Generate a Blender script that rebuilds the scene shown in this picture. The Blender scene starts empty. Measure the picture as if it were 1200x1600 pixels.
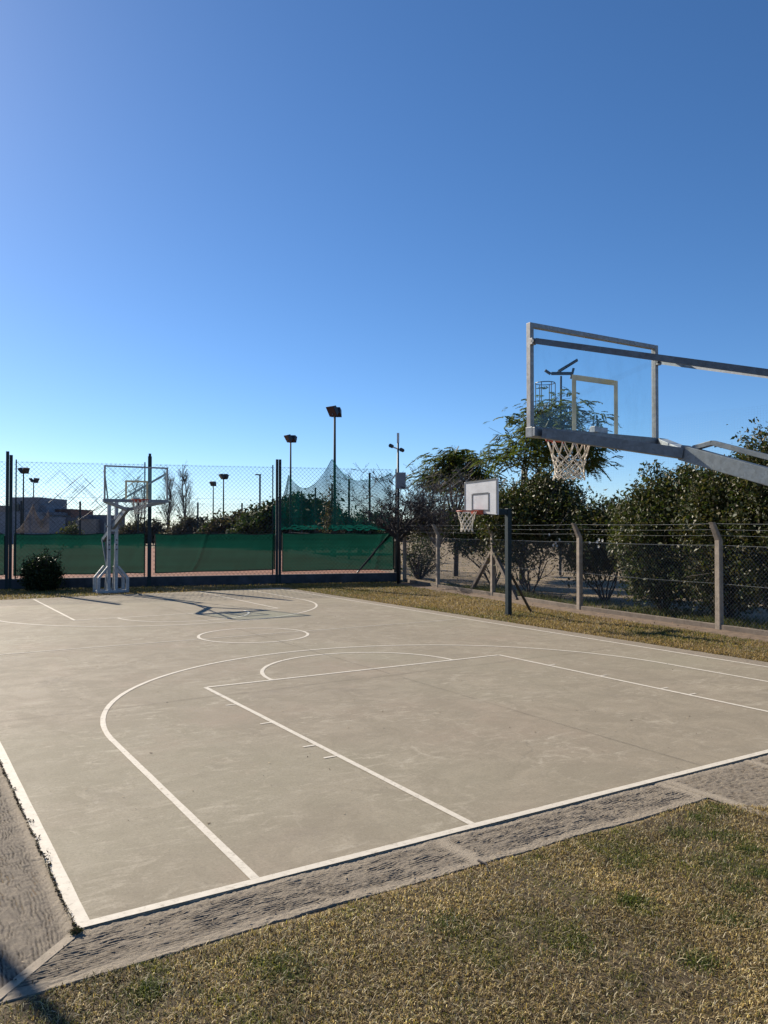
import bpy, math, random
import numpy as np
from mathutils import Vector, Matrix, Quaternion

S = bpy.context.scene
COL = S.collection
R = math.radians

# ------------------------------------------------------------------ camera
CX, CY, CH = -5.887, -4.334, 2.065
YAW, PITCH, FPX = 0.5567, 0.0194, 1231.96
cam_d = bpy.data.cameras.new("camera")
cam = bpy.data.objects.new("camera", cam_d)
COL.objects.link(cam)
cam.location = (CX, CY, CH)
cam.rotation_euler = (math.pi / 2 + PITCH, 0, -YAW)
cam_d.sensor_fit = 'VERTICAL'
cam_d.sensor_height = 36
cam_d.lens = 36 * FPX / 1600
cam_d.clip_end = 3000
cam_d.clip_start = 0.05
S.camera = cam

# ------------------------------------------------------------------ sky, sun, exposure
SUN_EL, SUN_AZ = R(30.6), R(-14.0)          # azimuth from +Y towards +X
w = bpy.data.worlds.new("World")
S.world = w
w.use_nodes = True
nt = w.node_tree
bg = nt.nodes["Background"]
sky = nt.nodes.new("ShaderNodeTexSky")
sky.sky_type = 'NISHITA'
sky.sun_disc = False
sky.sun_elevation = SUN_EL
sky.sun_rotation = SUN_AZ
sky.altitude = 2500
sky.air_density = 1.0
sky.dust_density = 1.5
sky.ozone_density = 5.0
hs = nt.nodes.new("ShaderNodeHueSaturation")
hs.inputs["Saturation"].default_value = 1.12
nt.links.new(sky.outputs[0], hs.inputs["Color"])
nt.links.new(hs.outputs[0], bg.inputs[0])
bg.inputs[1].default_value = 0.066
sun_d = bpy.data.lights.new("sun", 'SUN')
sun_d.energy = 3.9
sun_d.angle = R(0.53)
sun_d.color = (1.0, 0.895, 0.745)
sun = bpy.data.objects.new("sun", sun_d)
COL.objects.link(sun)
sdir = Vector((math.sin(SUN_AZ) * math.cos(SUN_EL), math.cos(SUN_AZ) * math.cos(SUN_EL), math.sin(SUN_EL)))
sun.rotation_euler = (-sdir).to_track_quat('-Z', 'Y').to_euler()
sun.location = (0, 0, 30)
S.view_settings.view_transform = 'Standard'
S.view_settings.look = 'None'
S.view_settings.exposure = 1.06
S.view_settings.gamma = 1
S.cycles.max_bounces = 8
S.cycles.transparent_max_bounces = 24

# ------------------------------------------------------------------ helpers
_f = np.array([math.sin(YAW) * math.cos(PITCH), math.cos(YAW) * math.cos(PITCH), math.sin(PITCH)])
_r = np.array([math.cos(YAW), -math.sin(YAW), 0.0])
_u = np.cross(_r, _f)


def at(u, v, d):
    """real point seen at photo pixel (u, v), d metres ahead"""
    return np.array([CX, CY, CH]) + d * (_f + _r * (u - 600) / FPX - _u * (v - 800) / FPX)


def base_at(u, d):
    p = at(u, 824, d)
    return np.array([p[0], p[1], 0.0])


class MB:
    """collects shapes, then links them as ONE mesh object"""

    def __init__(self):
        self.v, self.f = [], []

    def add(self, vs, fs):
        n = len(self.v)
        self.v.extend([tuple(map(float, p)) for p in vs])
        self.f.extend([tuple(n + i for i in f) for f in fs])
        return self

    def box(self, c, s, rz=0.0, M=None):
        x, y, z = s[0] / 2, s[1] / 2, s[2] / 2
        pts = [Vector((a * x, b * y, e * z)) for e in (-1, 1) for a, b in ((-1, -1), (1, -1), (1, 1), (-1, 1))]
        m = M if M is not None else Matrix.Rotation(rz, 3, 'Z')
        c = Vector(c)
        return self.add([m @ p + c for p in pts],
                        [(3, 2, 1, 0), (4, 5, 6, 7), (0, 1, 5, 4), (1, 2, 6, 5), (2, 3, 7, 6), (3, 0, 4, 7)])

    def bar(self, p, q, wd, h, up=(0, 0, 1)):
        p, q = Vector(p), Vector(q)
        d = (q - p).normalized()
        up = Vector(up)
        if abs(d.dot(up)) > 0.98:
            up = Vector((0, 1, 0))
        s = d.cross(up).normalized()
        n = s.cross(d).normalized()
        vs = []
        for c in (p, q):
            for a, b in ((-1, -1), (1, -1), (1, 1), (-1, 1)):
                vs.append(c + s * a * wd / 2 + n * b * h / 2)
        return self.add(vs, [(3, 2, 1, 0), (4, 5, 6, 7), (0, 1, 5, 4), (1, 2, 6, 5), (2, 3, 7, 6), (3, 0, 4, 7)])

    def tube(self, pts, rad, n=6, cap=True):
        pts = [Vector(p) for p in pts]
        k = len(pts)
        if not hasattr(rad, '__len__'):
            rad = [rad] * k
        vs, fs = [], []
        ref = None
        for i, p in enumerate(pts):
            d = (pts[min(i + 1, k - 1)] - pts[max(i - 1, 0)])
            if d.length < 1e-9:
                d = Vector((0, 0, 1))
            d.normalize()
            if ref is None:
                ref = d.orthogonal().normalized()
            s = (ref - d * ref.dot(d))
            if s.length < 1e-6:
                s = d.orthogonal()
            s.normalize()
            ref = s
            t = d.cross(s)
            for j in range(n):
                a = 2 * math.pi * j / n
                vs.append(p + (s * math.cos(a) + t * math.sin(a)) * rad[i])
        for i in range(k - 1):
            for j in range(n):
                a, b = i * n + j, i * n + (j + 1) % n
                fs.append((a, b, b + n, a + n))
        if cap:
            fs.append(tuple(range(n - 1, -1, -1)))
            fs.append(tuple((k - 1) * n + j for j in range(n)))
        return self.add(vs, fs)

    def prism(self, poly, z0, z1):
        n = len(poly)
        vs = [(x, y, z0) for x, y in poly] + [(x, y, z1) for x, y in poly]
        fs = [tuple(range(n - 1, -1, -1)), tuple(range(n, 2 * n))]
        for i in range(n):
            j = (i + 1) % n
            fs.append((i, j, n + j, n + i))
        return self.add(vs, fs)

    def build(self, name, mat, parent=None, smooth=False, bevel=0.0):
        me = bpy.data.meshes.new(name)
        me.from_pydata(self.v, [], self.f)
        me.materials.append(mat)
        if smooth:
            me.polygons.foreach_set("use_smooth", [True] * len(me.polygons))
        me.update()
        o = bpy.data.objects.new(name, me)
        COL.objects.link(o)
        if parent is not None:
            o.parent = parent
        if bevel:
            b = o.modifiers.new("bevel", 'BEVEL')
            b.width = bevel
            b.segments = 2
            b.limit_method = 'ANGLE'
        return o


def np_mesh(name, V, F, mat, parent=None, cols=None, smooth=False):
    V = np.asarray(V, np.float32)
    F = np.asarray(F, np.int32)
    me = bpy.data.meshes.new(name)
    k = F.shape[1]
    me.vertices.add(len(V))
    me.vertices.foreach_set("co", V.ravel())
    me.loops.add(F.size)
    me.loops.foreach_set("vertex_index", F.ravel())
    me.polygons.add(len(F))
    me.polygons.foreach_set("loop_start", np.arange(0, F.size, k, dtype=np.int32))
    me.polygons.foreach_set("loop_total", np.full(len(F), k, np.int32))
    if smooth:
        me.polygons.foreach_set("use_smooth", np.ones(len(F), bool))
    if cols is not None:
        a = me.color_attributes.new("col", 'FLOAT_COLOR', 'POINT')
        c4 = np.ones((len(V), 4), np.float32)
        c4[:, :3] = cols
        a.data.foreach_set("color", c4.ravel())
    me.materials.append(mat)
    me.update(calc_edges=True)
    me.validate()
    o = bpy.data.objects.new(name, me)
    COL.objects.link(o)
    if parent is not None:
        o.parent = parent
    return o


def tag(o, label=None, cat=None, group=None, kind=None):
    if label: o["label"] = label
    if cat: o["category"] = cat
    if group: o["group"] = group
    if kind: o["kind"] = kind
    return o


def thing(name, loc, label, cat, group=None, rz=0.0):
    o = bpy.data.objects.new(name, None)
    COL.objects.link(o)
    o.location = loc
    o.rotation_euler = (0, 0, rz)
    o.empty_display_size = 0.2
    return tag(o, label, cat, group)


def copy_tree(o, parent=None):
    c = o.copy()
    COL.objects.link(c)
    if parent is not None:
        c.parent = parent
    for ch in [x for x in bpy.data.objects if x.parent == o and x != c]:
        copy_tree(ch, c)
    return c


# numpy value noise
def _hash(ix, iy, seed):
    h = (ix.astype(np.int64) * 374761393 + iy.astype(np.int64) * 668265263 + seed * 974634721) & 0x7fffffff
    h = ((h ^ (h >> 13)) * 1274126177) & 0x7fffffff
    return ((h ^ (h >> 16)) & 0xffff) / 65535.0


def vnoise(x, y, seed=0):
    x, y = np.asarray(x, float), np.asarray(y, float)
    ix, iy = np.floor(x), np.floor(y)
    fx, fy = x - ix, y - iy
    fx = fx * fx * (3 - 2 * fx)
    fy = fy * fy * (3 - 2 * fy)
    a = _hash(ix, iy, seed); b = _hash(ix + 1, iy, seed)
    c = _hash(ix, iy + 1, seed); d = _hash(ix + 1, iy + 1, seed)
    return (a * (1 - fx) + b * fx) * (1 - fy) + (c * (1 - fx) + d * fx) * fy


def fbm(x, y, seed=0, o=3):
    t, a, s = 0, 0.5, 0
    for i in range(o):
        t = t + a * vnoise(x * 2 ** i, y * 2 ** i, seed + i)
        s += a
        a *= 0.5
    return t / s


# ------------------------------------------------------------------ materials
class NM:
    def __init__(self, name):
        self.m = bpy.data.materials.new(name)
        self.m.use_nodes = True
        self.t = self.m.node_tree
        self.b = self.t.nodes["Principled BSDF"]
        self.out = self.t.nodes["Material Output"]
        self.co = self.n("ShaderNodeTexCoord").outputs["Object"]

    def n(self, typ, **kw):
        nd = self.t.nodes.new(typ)
        for k, v in kw.items():
            setattr(nd, k, v)
        return nd

    def l(self, a, b):
        self.t.links.new(a, b)

    def noise(self, scale, detail=4, rough=0.55, stretch=None, rot=None, dist=0.0):
        nd = self.n("ShaderNodeTexNoise")
        nd.inputs["Scale"].default_value = scale
        nd.inputs["Detail"].default_value = detail
        nd.inputs["Roughness"].default_value = rough
        nd.inputs["Distortion"].default_value = dist
        src = self.co
        if stretch or rot:
            mp = self.n("ShaderNodeMapping")
            if stretch: mp.inputs["Scale"].default_value = stretch
            if rot: mp.inputs["Rotation"].default_value = rot
            self.l(self.co, mp.inputs[0])
            src = mp.outputs[0]
        self.l(src, nd.inputs["Vector"])
        return nd.outputs["Fac"]

    def ramp(self, fac, stops):
        nd = self.n("ShaderNodeValToRGB")
        e = nd.color_ramp.elements
        while len(e) < len(stops): e.new(0.5)
        for i, (p, c) in enumerate(stops):
            e[i].position = p
            e[i].color = (c, c, c, 1) if not hasattr(c, '__len__') else (*c, 1)
        self.l(fac, nd.inputs[0])
        return nd.outputs[0]

    def mix(self, fac, a, b, mode='MIX'):
        nd = self.n("ShaderNodeMix", data_type='RGBA', blend_type=mode)
        for sock, val in ((nd.inputs[0], fac), (nd.inputs[6], a), (nd.inputs[7], b)):
            if hasattr(val, 'is_linked'): self.l(val, sock)
            elif hasattr(val, '__len__'): sock.default_value = (*val, 1)
            else: sock.default_value = val
        return nd.outputs[2]

    def bump(self, h, strength=0.3, dist=0.02, prev=None):
        nd = self.n("ShaderNodeBump")
        nd.inputs["Strength"].default_value = strength
        nd.inputs["Distance"].default_value = dist
        self.l(h, nd.inputs["Height"])
        if prev is not None: self.l(prev, nd.inputs["Normal"])
        self.l(nd.outputs[0], self.b.inputs["Normal"])
        return nd.outputs[0]

    def color(self, c):
        if hasattr(c, 'is_linked'): self.l(c, self.b.inputs["Base Color"])
        else: self.b.inputs["Base Color"].default_value = (*c, 1)

    def rough(self, r):
        if hasattr(r, 'is_linked'): self.l(r, self.b.inputs["Roughness"])
        else: self.b.inputs["Roughness"].default_value = r


def simple(name, c, rough=0.6, metal=0.0, var=0.25, scale=6.0, bump=0.0, bscale=60):
    m = NM(name)
    lo = tuple(x * (1 - var) for x in c)
    hi = tuple(min(1, x * (1 + var)) for x in c)
    f = m.ramp(m.noise(scale, 6, 0.6), [(0.3, 0.0), (0.7, 1.0)])
    m.color(m.mix(f, lo, hi))
    m.rough(rough)
    m.b.inputs["Metallic"].default_value = metal
    if bump:
        m.bump(m.noise(bscale, 4), bump, 0.01)
    return m.m


def foliage(name, rough=0.42, trans=0.25, tint=(1.0, 1.1, 0.5)):
    m = NM(name)
    a = m.n("ShaderNodeAttribute", attribute_name="col")
    m.color(a.outputs["Color"])
    m.rough(rough)
    m.b.inputs["Specular IOR Level"].default_value = 0.32
    tr = m.n("ShaderNodeBsdfTranslucent")
    m.l(m.mix(1.0, a.outputs["Color"], tint, 'MULTIPLY'), tr.inputs[0])
    mx = m.n("ShaderNodeMixShader")
    mx.inputs[0].default_value = trans
    m.l(m.b.outputs[0], mx.inputs[1])
    m.l(tr.outputs[0], mx.inputs[2])
    m.l(mx.outputs[0], m.out.inputs[0])
    return m.m


def concrete_mat():
    m = NM("court_concrete")
    big = m.noise(0.35, 5, 0.6)
    mid = m.noise(1.9, 7, 0.7, dist=0.8)
    c = m.mix(m.ramp(big, [(0.35, 0.0), (0.68, 1.0)]), (0.276, 0.236, 0.172), (0.322, 0.278, 0.205))
    c = m.mix(m.ramp(mid, [(0.40, 0.0), (0.57, 1.0)]), c, (0.242, 0.209, 0.153))
    # greenish-grey and pinkish casts
    c = m.mix(m.ramp(m.noise(0.22, 4), [(0.47, 0.0), (0.62, 0.55)]), c, (0.280, 0.258, 0.184))
    c = m.mix(m.ramp(m.noise(0.5, 5, 0.65, (1.0, 1.0, 1.0), (0, 0, 0.9)), [(0.53, 0.0), (0.70, 0.6)]), c, (0.316, 0.250, 0.188))
    # pale trowel scuffs in two directions, broken up by a larger mask
    mask = m.ramp(m.noise(0.9, 4, 0.6, None, (0, 0, 0.6)), [(0.42, 0.0), (0.60, 1.0)])
    s1 = m.ramp(m.noise(5.5, 7, 0.68, (0.65, 1.8, 1), (0, 0, 0.35), 0.9), [(0.52, 0.0), (0.70, 0.8)])
    s2 = m.ramp(m.noise(4.6, 7, 0.68, (1.7, 0.75, 1), (0, 0, 0.3), 1.0), [(0.55, 0.0), (0.72, 0.7)])
    c = m.mix(m.mix(1.0, s1, mask, 'MULTIPLY'), c, (0.46, 0.41, 0.32))
    c = m.mix(m.mix(1.0, s2, mask, 'MULTIPLY'), c, (0.44, 0.39, 0.305))
    s3 = m.ramp(m.noise(15, 5, 0.65, (0.5, 1.6, 1), (0, 0, 0.5), 0.6), [(0.60, 0.0), (0.74, 0.5)])
    c = m.mix(s3, c, (0.44, 0.39, 0.305))
    # dark stains and fine speckle
    c = m.mix(m.ramp(m.noise(0.8, 6, 0.7, None, (0, 0, 2.1)), [(0.58, 0.0), (0.78, 0.55)]), c, (0.15, 0.125, 0.098))
    c = m.mix(m.ramp(m.noise(11, 6, 0.75, None, (0, 0, 1.4)), [(0.30, 0.5), (0.46, 0.0)]), c, (0.205, 0.175, 0.135))
    c = m.mix(m.ramp(m.noise(48, 5, 0.8), [(0.36, 0.55), (0.52, 0.0)]), c, (0.185, 0.155, 0.112))
    c = m.mix(m.ramp(m.noise(70, 5, 0.8, None, (0, 0, .8)), [(0.54, 0.0), (0.68, 0.5)]), c, (0.43, 0.385, 0.30))
    # hairline cracks
    vo = m.n("ShaderNodeTexVoronoi", feature='DISTANCE_TO_EDGE')
    vo.inputs["Scale"].default_value = 0.33
    wv = m.n("ShaderNodeVectorMath", operation='MULTIPLY_ADD')
    nz = m.n("ShaderNodeTexNoise"); nz.inputs["Scale"].default_value = 2.5; nz.inputs["Detail"].default_value = 6
    m.l(m.co, nz.inputs["Vector"]); m.l(nz.outputs["Color"], wv.inputs[0]); wv.inputs[1].default_value = (0.5, 0.5, 0); m.l(m.co, wv.inputs[2])
    m.l(wv.outputs[0], vo.inputs["Vector"])
    hair = m.mix(1.0, m.ramp(vo.outputs["Distance"], [(0.0, 1.0), (0.0016, 0.0)]), m.ramp(m.noise(0.3, 2, 0.5, None, (0, 0, 2.7)), [(0.58, 0.0), (0.66, 0.25)]), 'MULTIPLY')
    c = m.mix(hair, c, (0.09, 0.075, 0.058))
    m.color(c)
    m.rough(m.ramp(mid, [(0.3, 0.62), (0.7, 0.8)]))
    m.b.inputs["Specular IOR Level"].default_value = 0.15
    b = m.bump(m.noise(240, 3, 0.7), 0.12, 0.004)
    m.bump(m.noise(9, 5, 0.6, None, None, 1.0), 0.10, 0.012, b)
    return m.m


def paint_mat():
    m = NM("line_paint")
    c = m.mix(m.ramp(m.noise(14, 6, 0.7), [(0.35, 0.0), (0.7, 1.0)]), (0.54, 0.49, 0.40), (0.66, 0.605, 0.50))
    worn = m.ramp(m.noise(20, 8, 0.82, (1, 1, 1), (0, 0, 0.7)), [(0.545, 0.0), (0.63, 0.9)])
    c = m.mix(worn, c, (0.33, 0.29, 0.22))
    m.color(c)
    m.rough(0.65)
    m.bump(m.noise(200, 3), 0.1, 0.003)
    return m.m


def apron_mat():
    m = NM("apron_concrete")
    c = m.mix(m.ramp(m.noise(5, 6, 0.65), [(0.32, 0.0), (0.7, 1.0)]), (0.205, 0.170, 0.122), (0.280, 0.233, 0.168))
    c = m.mix(m.ramp(m.noise(38, 6, 0.75), [(0.36, 0.55), (0.56, 0.0)]), c, (0.115, 0.090, 0.073))
    c = m.mix(m.ramp(m.noise(150, 3, 0.7), [(0.62, 0.0), (0.72, 0.6)]), c, (0.48, 0.42, 0.35))
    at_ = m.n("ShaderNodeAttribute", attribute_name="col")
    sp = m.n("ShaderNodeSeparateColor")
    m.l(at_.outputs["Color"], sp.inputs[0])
    c = m.mix(sp.outputs[0], c, (0.060, 0.050, 0.042))      # dirt in the grooves, with their shade painted into the colour
    c = m.mix(sp.outputs[1], c, (0.33, 0.277, 0.205))      # smooth trowelled margins and joints
    m.color(c)
    m.rough(0.92)
    b = m.bump(m.noise(180, 4, 0.7), 0.45, 0.006)
    m.bump(m.noise(45, 6, 0.7), 0.5, 0.010, b)
    return m.m


def ground_mat():
    m = NM("dry_ground")
    c = m.mix(m.ramp(m.noise(0.45, 6, 0.6), [(0.38, 0.0), (0.62, 1.0)]), (0.24, 0.175, 0.088), (0.17, 0.118, 0.070))
    c = m.mix(m.ramp(m.noise(1.1, 6, 0.65, None, (0, 0, 1.0)), [(0.50, 0.0), (0.66, 0.75)]), c, (0.088, 0.092, 0.030))
    c = m.mix(m.ramp(m.noise(2.3, 6, 0.7, None, (0, 0, 2.0)), [(0.56, 0.0), (0.7, 0.8)]), c, (0.100, 0.068, 0.046))
    c = m.mix(m.ramp(m.noise(30, 5, 0.75), [(0.35, 0.65), (0.55, 0.0)]), c, (0.050, 0.038, 0.022))
    c = m.mix(m.ramp(m.noise(45, 4, 0.7, None, (0, 0, 0.4)), [(0.57, 0.0), (0.7, 0.7)]), c, (0.29, 0.225, 0.12))
    m.color(c)
    m.rough(0.95)
    b = m.bump(m.noise(60, 5, 0.75), 0.35, 0.02)
    m.bump(m.noise(7, 5, 0.65), 0.25, 0.06, b)
    return m.m


def steel_mat(name, c=(0.36, 0.39, 0.42), rust=0.25, metal=0.55):
    m = NM(name)
    v = m.n("ShaderNodeTexVoronoi")
    v.inputs["Scale"].default_value = 38
    m.l(m.co, v.inputs["Vector"])
    f = m.ramp(v.outputs["Color"], [(0.1, 0.0), (0.9, 1.0)])
    k = m.mix(f, tuple(x * 0.78 for x in c), tuple(min(1, x * 1.15) for x in c))
    k = m.mix(m.ramp(m.noise(3.5, 6, 0.7), [(0.42, 0.0), (0.7, 0.7)]), k, tuple(x * 0.62 for x in c))
    k = m.mix(m.ramp(m.noise(7, 6, 0.75, None, (0.4, 0.2, 1)), [(0.62, 0.0), (0.75, rust)]), k, (0.20, 0.10, 0.05))
    m.color(k)
    m.b.inputs["Metallic"].default_value = metal
    m.rough(m.ramp(m.noise(11, 4), [(0.3, 0.42), (0.7, 0.62)]))
    m.bump(m.noise(120, 3), 0.06, 0.003)
    return m.m


def glass_mat():
    m = NM("backboard_glass")
    tr = m.n("ShaderNodeBsdfTransparent")
    smear = m.ramp(m.noise(4.5, 6, 0.7, (1, 1, 0.35)), [(0.45, 0.0), (0.8, 1.0)])
    m.l(m.mix(smear, (0.955, 0.988, 0.982), (0.90, 0.945, 0.94)), tr.inputs[0])
    gl = m.n("ShaderNodeBsdfGlossy")
    gl.inputs["Roughness"].default_value = 0.02
    df = m.n("ShaderNodeBsdfDiffuse")
    df.inputs[0].default_value = (0.55, 0.58, 0.58, 1)
    lw = m.n("ShaderNodeLayerWeight")
    pw = m.n("ShaderNodeMath", operation='POWER')
    m.l(lw.outputs["Facing"], pw.inputs[0]); pw.inputs[1].default_value = 5.0
    fr = m.n("ShaderNodeMath", operation='MULTIPLY_ADD')
    m.l(pw.outputs[0], fr.inputs[0]); fr.inputs[1].default_value = 0.9; fr.inputs[2].default_value = 0.03
    mx = m.n("ShaderNodeMixShader")
    m.l(fr.outputs[0], mx.inputs[0]); m.l(tr.outputs[0], mx.inputs[1]); m.l(gl.outputs[0], mx.inputs[2])
    mx2 = m.n("ShaderNodeMixShader")
    sm = m.n("ShaderNodeMath", operation='MULTIPLY')
    sm.inputs[1].default_value = 0.05
    m.l(smear, sm.inputs[0])
    m.l(sm.outputs[0], mx2.inputs[0]); m.l(mx.outputs[0], mx2.inputs[1]); m.l(df.outputs[0], mx2.inputs[2])
    m.l(mx2.outputs[0], m.out.inputs[0])
    return m.m


def cloth_mat(name, c, see=0.16, trans=0.5):
    m = NM(name)
    mp = m.n("ShaderNodeMapping")
    sep = m.n("ShaderNodeSeparateXYZ")
    m.l(m.co, sep.inputs[0])
    band = m.ramp(m.noise(3.5, 3, 0.5, (0.02, 0.02, 1.0)), [(0.35, 0.0), (0.65, 1.0)])
    col = m.mix(band, tuple(x * 0.78 for x in c), tuple(x * 1.18 for x in c))
    col = m.mix(m.ramp(m.noise(1.4, 5, 0.6), [(0.4, 0.0), (0.75, 0.5)]), col, tuple(x * 0.6 for x in c))
    d = m.n("ShaderNodeBsdfDiffuse"); t = m.n("ShaderNodeBsdfTranslucent"); s = m.n("ShaderNodeBsdfTransparent")
    m.l(col, d.inputs[0]); m.l(col, t.inputs[0])
    a = m.n("ShaderNodeMixShader"); a.inputs[0].default_value = trans
    m.l(d.outputs[0], a.inputs[1]); m.l(t.outputs[0], a.inputs[2])
    b = m.n("ShaderNodeMixShader"); b.inputs[0].default_value = see
    m.l(a.outputs[0], b.inputs[1]); m.l(s.outputs[0], b.inputs[2])
    m.l(b.outputs[0], m.out.inputs[0])
    return m.m


M = {
    'court': concrete_mat(), 'paint': paint_mat(), 'apron': apron_mat(), 'ground': ground_mat(),
    'steel': steel_mat('galvanised_steel', (0.185, 0.203, 0.222), 0.15, 0.3),
    'steel_dark': steel_mat('weathered_steel', (0.13, 0.145, 0.165), 0.2, 0.4),
    'alu': steel_mat('aluminium_frame', (0.29, 0.285, 0.28), 0.35, 0.4),
    'white_steel': steel_mat('silver_painted_steel', (0.34, 0.37, 0.40), 0.05, 0.25),
    'glass': glass_mat(),
    'target': cloth_mat('faded_target_paint', (0.50, 0.47, 0.37), 0.0, 0.42),
    'rim': simple('rim_paint', (0.38, 0.065, 0.028), 0.5, 0, 0.4, 15, 0.1),
    'net': simple('net_cord', (0.66, 0.60, 0.50), 0.85, 0, 0.25, 30),
    'dark_green': simple('dark_green_paint', (0.010, 0.024, 0.026), 0.75, 0, 0.35, 5, 0.05),
    'teal': simple('dark_teal_paint', (0.006, 0.022, 0.027), 0.6, 0, 0.35, 7, 0.05),
    'black': simple('black_metal', (0.018, 0.018, 0.020), 0.5, 0, 0.3, 8),
    'board_white': simple('weathered_white_board', (0.60, 0.60, 0.60), 0.6, 0, 0.12, 4, 0.05),
    'board_grey': simple('grey_border_paint', (0.085, 0.092, 0.10), 0.55, 0, 0.25, 9),
    'post_conc': simple('post_concrete', (0.30, 0.245, 0.19), 0.9, 0, 0.3, 7, 0.5, 70),
    'kerb': simple('kerb_concrete', (0.155, 0.123, 0.096), 0.9, 0, 0.35, 5, 0.5, 60),
    'wall': simple('dark_block_wall', (0.055, 0.055, 0.062), 0.9, 0, 0.5, 2.2, 0.4, 30),
    'clay': simple('red_clay', (0.19, 0.068, 0.030), 0.95, 0, 0.2, 1.2, 0.2, 80),
    'wire': steel_mat('galvanised_wire', (0.30, 0.31, 0.32), 0.3, 0.5),
    'wire_dark': simple('weathered_mesh_wire', (0.055, 0.060, 0.066), 0.6, 0.3, 0.3, 3),
    'screen': cloth_mat('green_windscreen_cloth', (0.005, 0.041, 0.030), 0.055, 0.55),
    'hem': simple('dark_green_hem', (0.006, 0.022, 0.018), 0.8, 0, 0.3, 6),
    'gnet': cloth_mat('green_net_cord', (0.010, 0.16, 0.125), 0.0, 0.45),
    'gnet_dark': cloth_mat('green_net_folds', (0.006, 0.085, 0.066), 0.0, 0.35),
    'tnet': cloth_mat('tan_net_cord', (0.38, 0.35, 0.30), 0.0, 0.4),
    'pnet': cloth_mat('pale_net_cord', (0.50, 0.55, 0.62), 0.0, 0.4),
    'bark': simple('brown_bark', (0.060, 0.046, 0.036), 0.9, 0, 0.4, 9, 0.6, 40),
    'bark_pale': simple('grey_twig_bark', (0.19, 0.165, 0.15), 0.85, 0, 0.45, 6, 0.3, 40),
    'bark_dark': simple('dark_twig_bark', (0.050, 0.042, 0.042), 0.85, 0, 0.45, 6, 0.3, 40),
    'leaf': foliage('glossy_leaves', 0.52, 0.26),
    'leaf_soft': foliage('soft_leaves', 0.5, 0.5),
    'leaf_far': foliage('far_leaves', 0.7, 0.2),
    'grass': foliage('grass_blades', 0.6, 0.42, (1.0, 1.0, 0.65)),
    'litter': foliage('dead_leaves', 0.8, 0.15, (1, 1, 1)),
    'bld_grey': simple('grey_render', (0.20, 0.205, 0.225), 0.9, 0, 0.15, 0.8),
    'bld_blue': simple('blue_grey_render', (0.21, 0.225, 0.255), 0.9, 0, 0.15, 0.8),
    'bld_dark': simple('dark_render', (0.13, 0.138, 0.16), 0.9, 0, 0.15, 0.8),
    'bld_tan': simple('tan_render', (0.25, 0.22, 0.195), 0.9, 0, 0.15, 0.8),
    'bld_brick': simple('red_brick', (0.17, 0.085, 0.065), 0.9, 0, 0.3, 2),
    'window': simple('dark_window_glass', (0.02, 0.024, 0.03), 0.15, 0, 0.2, 1),
    'joint': simple('dark_joint', (0.075, 0.062, 0.05), 0.95, 0, 0.3, 10),
    'joint_pale': simple('smooth_trowelled_joint', (0.31, 0.258, 0.19), 0.85, 0, 0.25, 14, 0.4, 120),
    'field': simple('dry_field_grass', (0.185, 0.135, 0.074), 0.95, 0, 0.5, 0.9, 0.3, 30),
    'dirt': simple('brown_dirt', (0.150, 0.104, 0.068), 0.95, 0, 0.45, 5, 0.5, 45),
    'soil': simple('dark_soil', (0.070, 0.050, 0.024), 0.95, 0, 0.5, 9, 0.5, 80),
    'flower': simple('white_petals', (0.75, 0.74, 0.68), 0.6, 0, 0.1, 20),
    'camera_white': simple('white_plastic', (0.55, 0.55, 0.55), 0.5, 0, 0.1, 10),
    'box_grey': simple('grey_box_paint', (0.20, 0.20, 0.21), 0.5, 0, 0.15, 6),
}
rng = np.random.default_rng(7)
random.seed(7)

# ================================================================== SETTING
XL, XR, LEN = -5.028, 5.097, 19.70
KW, FT, X3, R3, HY3, RC, RF = 2.45, 5.544, 4.062, 4.054, 3.553, 1.034, 1.522

g = MB()
g.add([(-900, -900, -0.013), (900, -900, -0.013), (900, 900, -0.013), (-900, 900, -0.013)], [(0, 1, 2, 3)])
tag(g.build("ground", M['ground']), "dry grass and bare soil ground around the court", "ground", kind="structure")

g = MB()
g.add([(-9, -9, -0.0095), (-0.3, -9, -0.0095), (-0.3, -0.9, -0.0095), (-0.62, -0.545, -0.0095), (-9, -0.545, -0.0095)], [(0, 1, 2, 3, 4)])
tag(g.build("lawn_soil", M['soil']), "dark thatch and soil under the foreground lawn", "soil", kind="structure")

g = MB()
dl = [(7.55, -2.6), (8.02, 1.55), (8.44, 5.74), (8.86, 10.0), (9.62, 14.32), (10.15, 17.9), (10.75, 20.9)]
vs = []
for k in range(61):
    y = -2.6 + 23.5 * k / 60
    x = float(np.interp(y, [q_[1] for q_ in dl], [q_[0] for q_ in dl]))
    wv = 0.75 + 0.7 * (float(vnoise(y * 0.9, 0.0, 3)) - 0.4) + (0.8 if y > 15 else 0.0) * min(1, (y - 15) / 3)
    vs += [(x - wv, y, -0.0105), (x + 0.35, y, -0.0105)]
g.add(vs, [(2 * k, 2 * k + 1, 2 * k + 3, 2 * k + 2) for k in range(60)])
tag(g.build("dirt_strip", M['dirt']), "bare brown soil along the fence kerb", "soil", kind="structure")
g = MB()
g.add([(9.1, -6, -0.009), (250, -6, -0.009), (250, 330, -0.009), (60, 330, -0.009), (12.2, 24, -0.009), (11.0, 19.5, -0.009), (9.9, 14.3, -0.009), (9.1, 9.9, -0.009), (8.7, 5.7, -0.009), (8.2, 1.5, -0.009)], [tuple(range(10))])
tag(g.build("field", M['field']), "dry tan field beyond the concrete post fence", "field", kind="structure")

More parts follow.
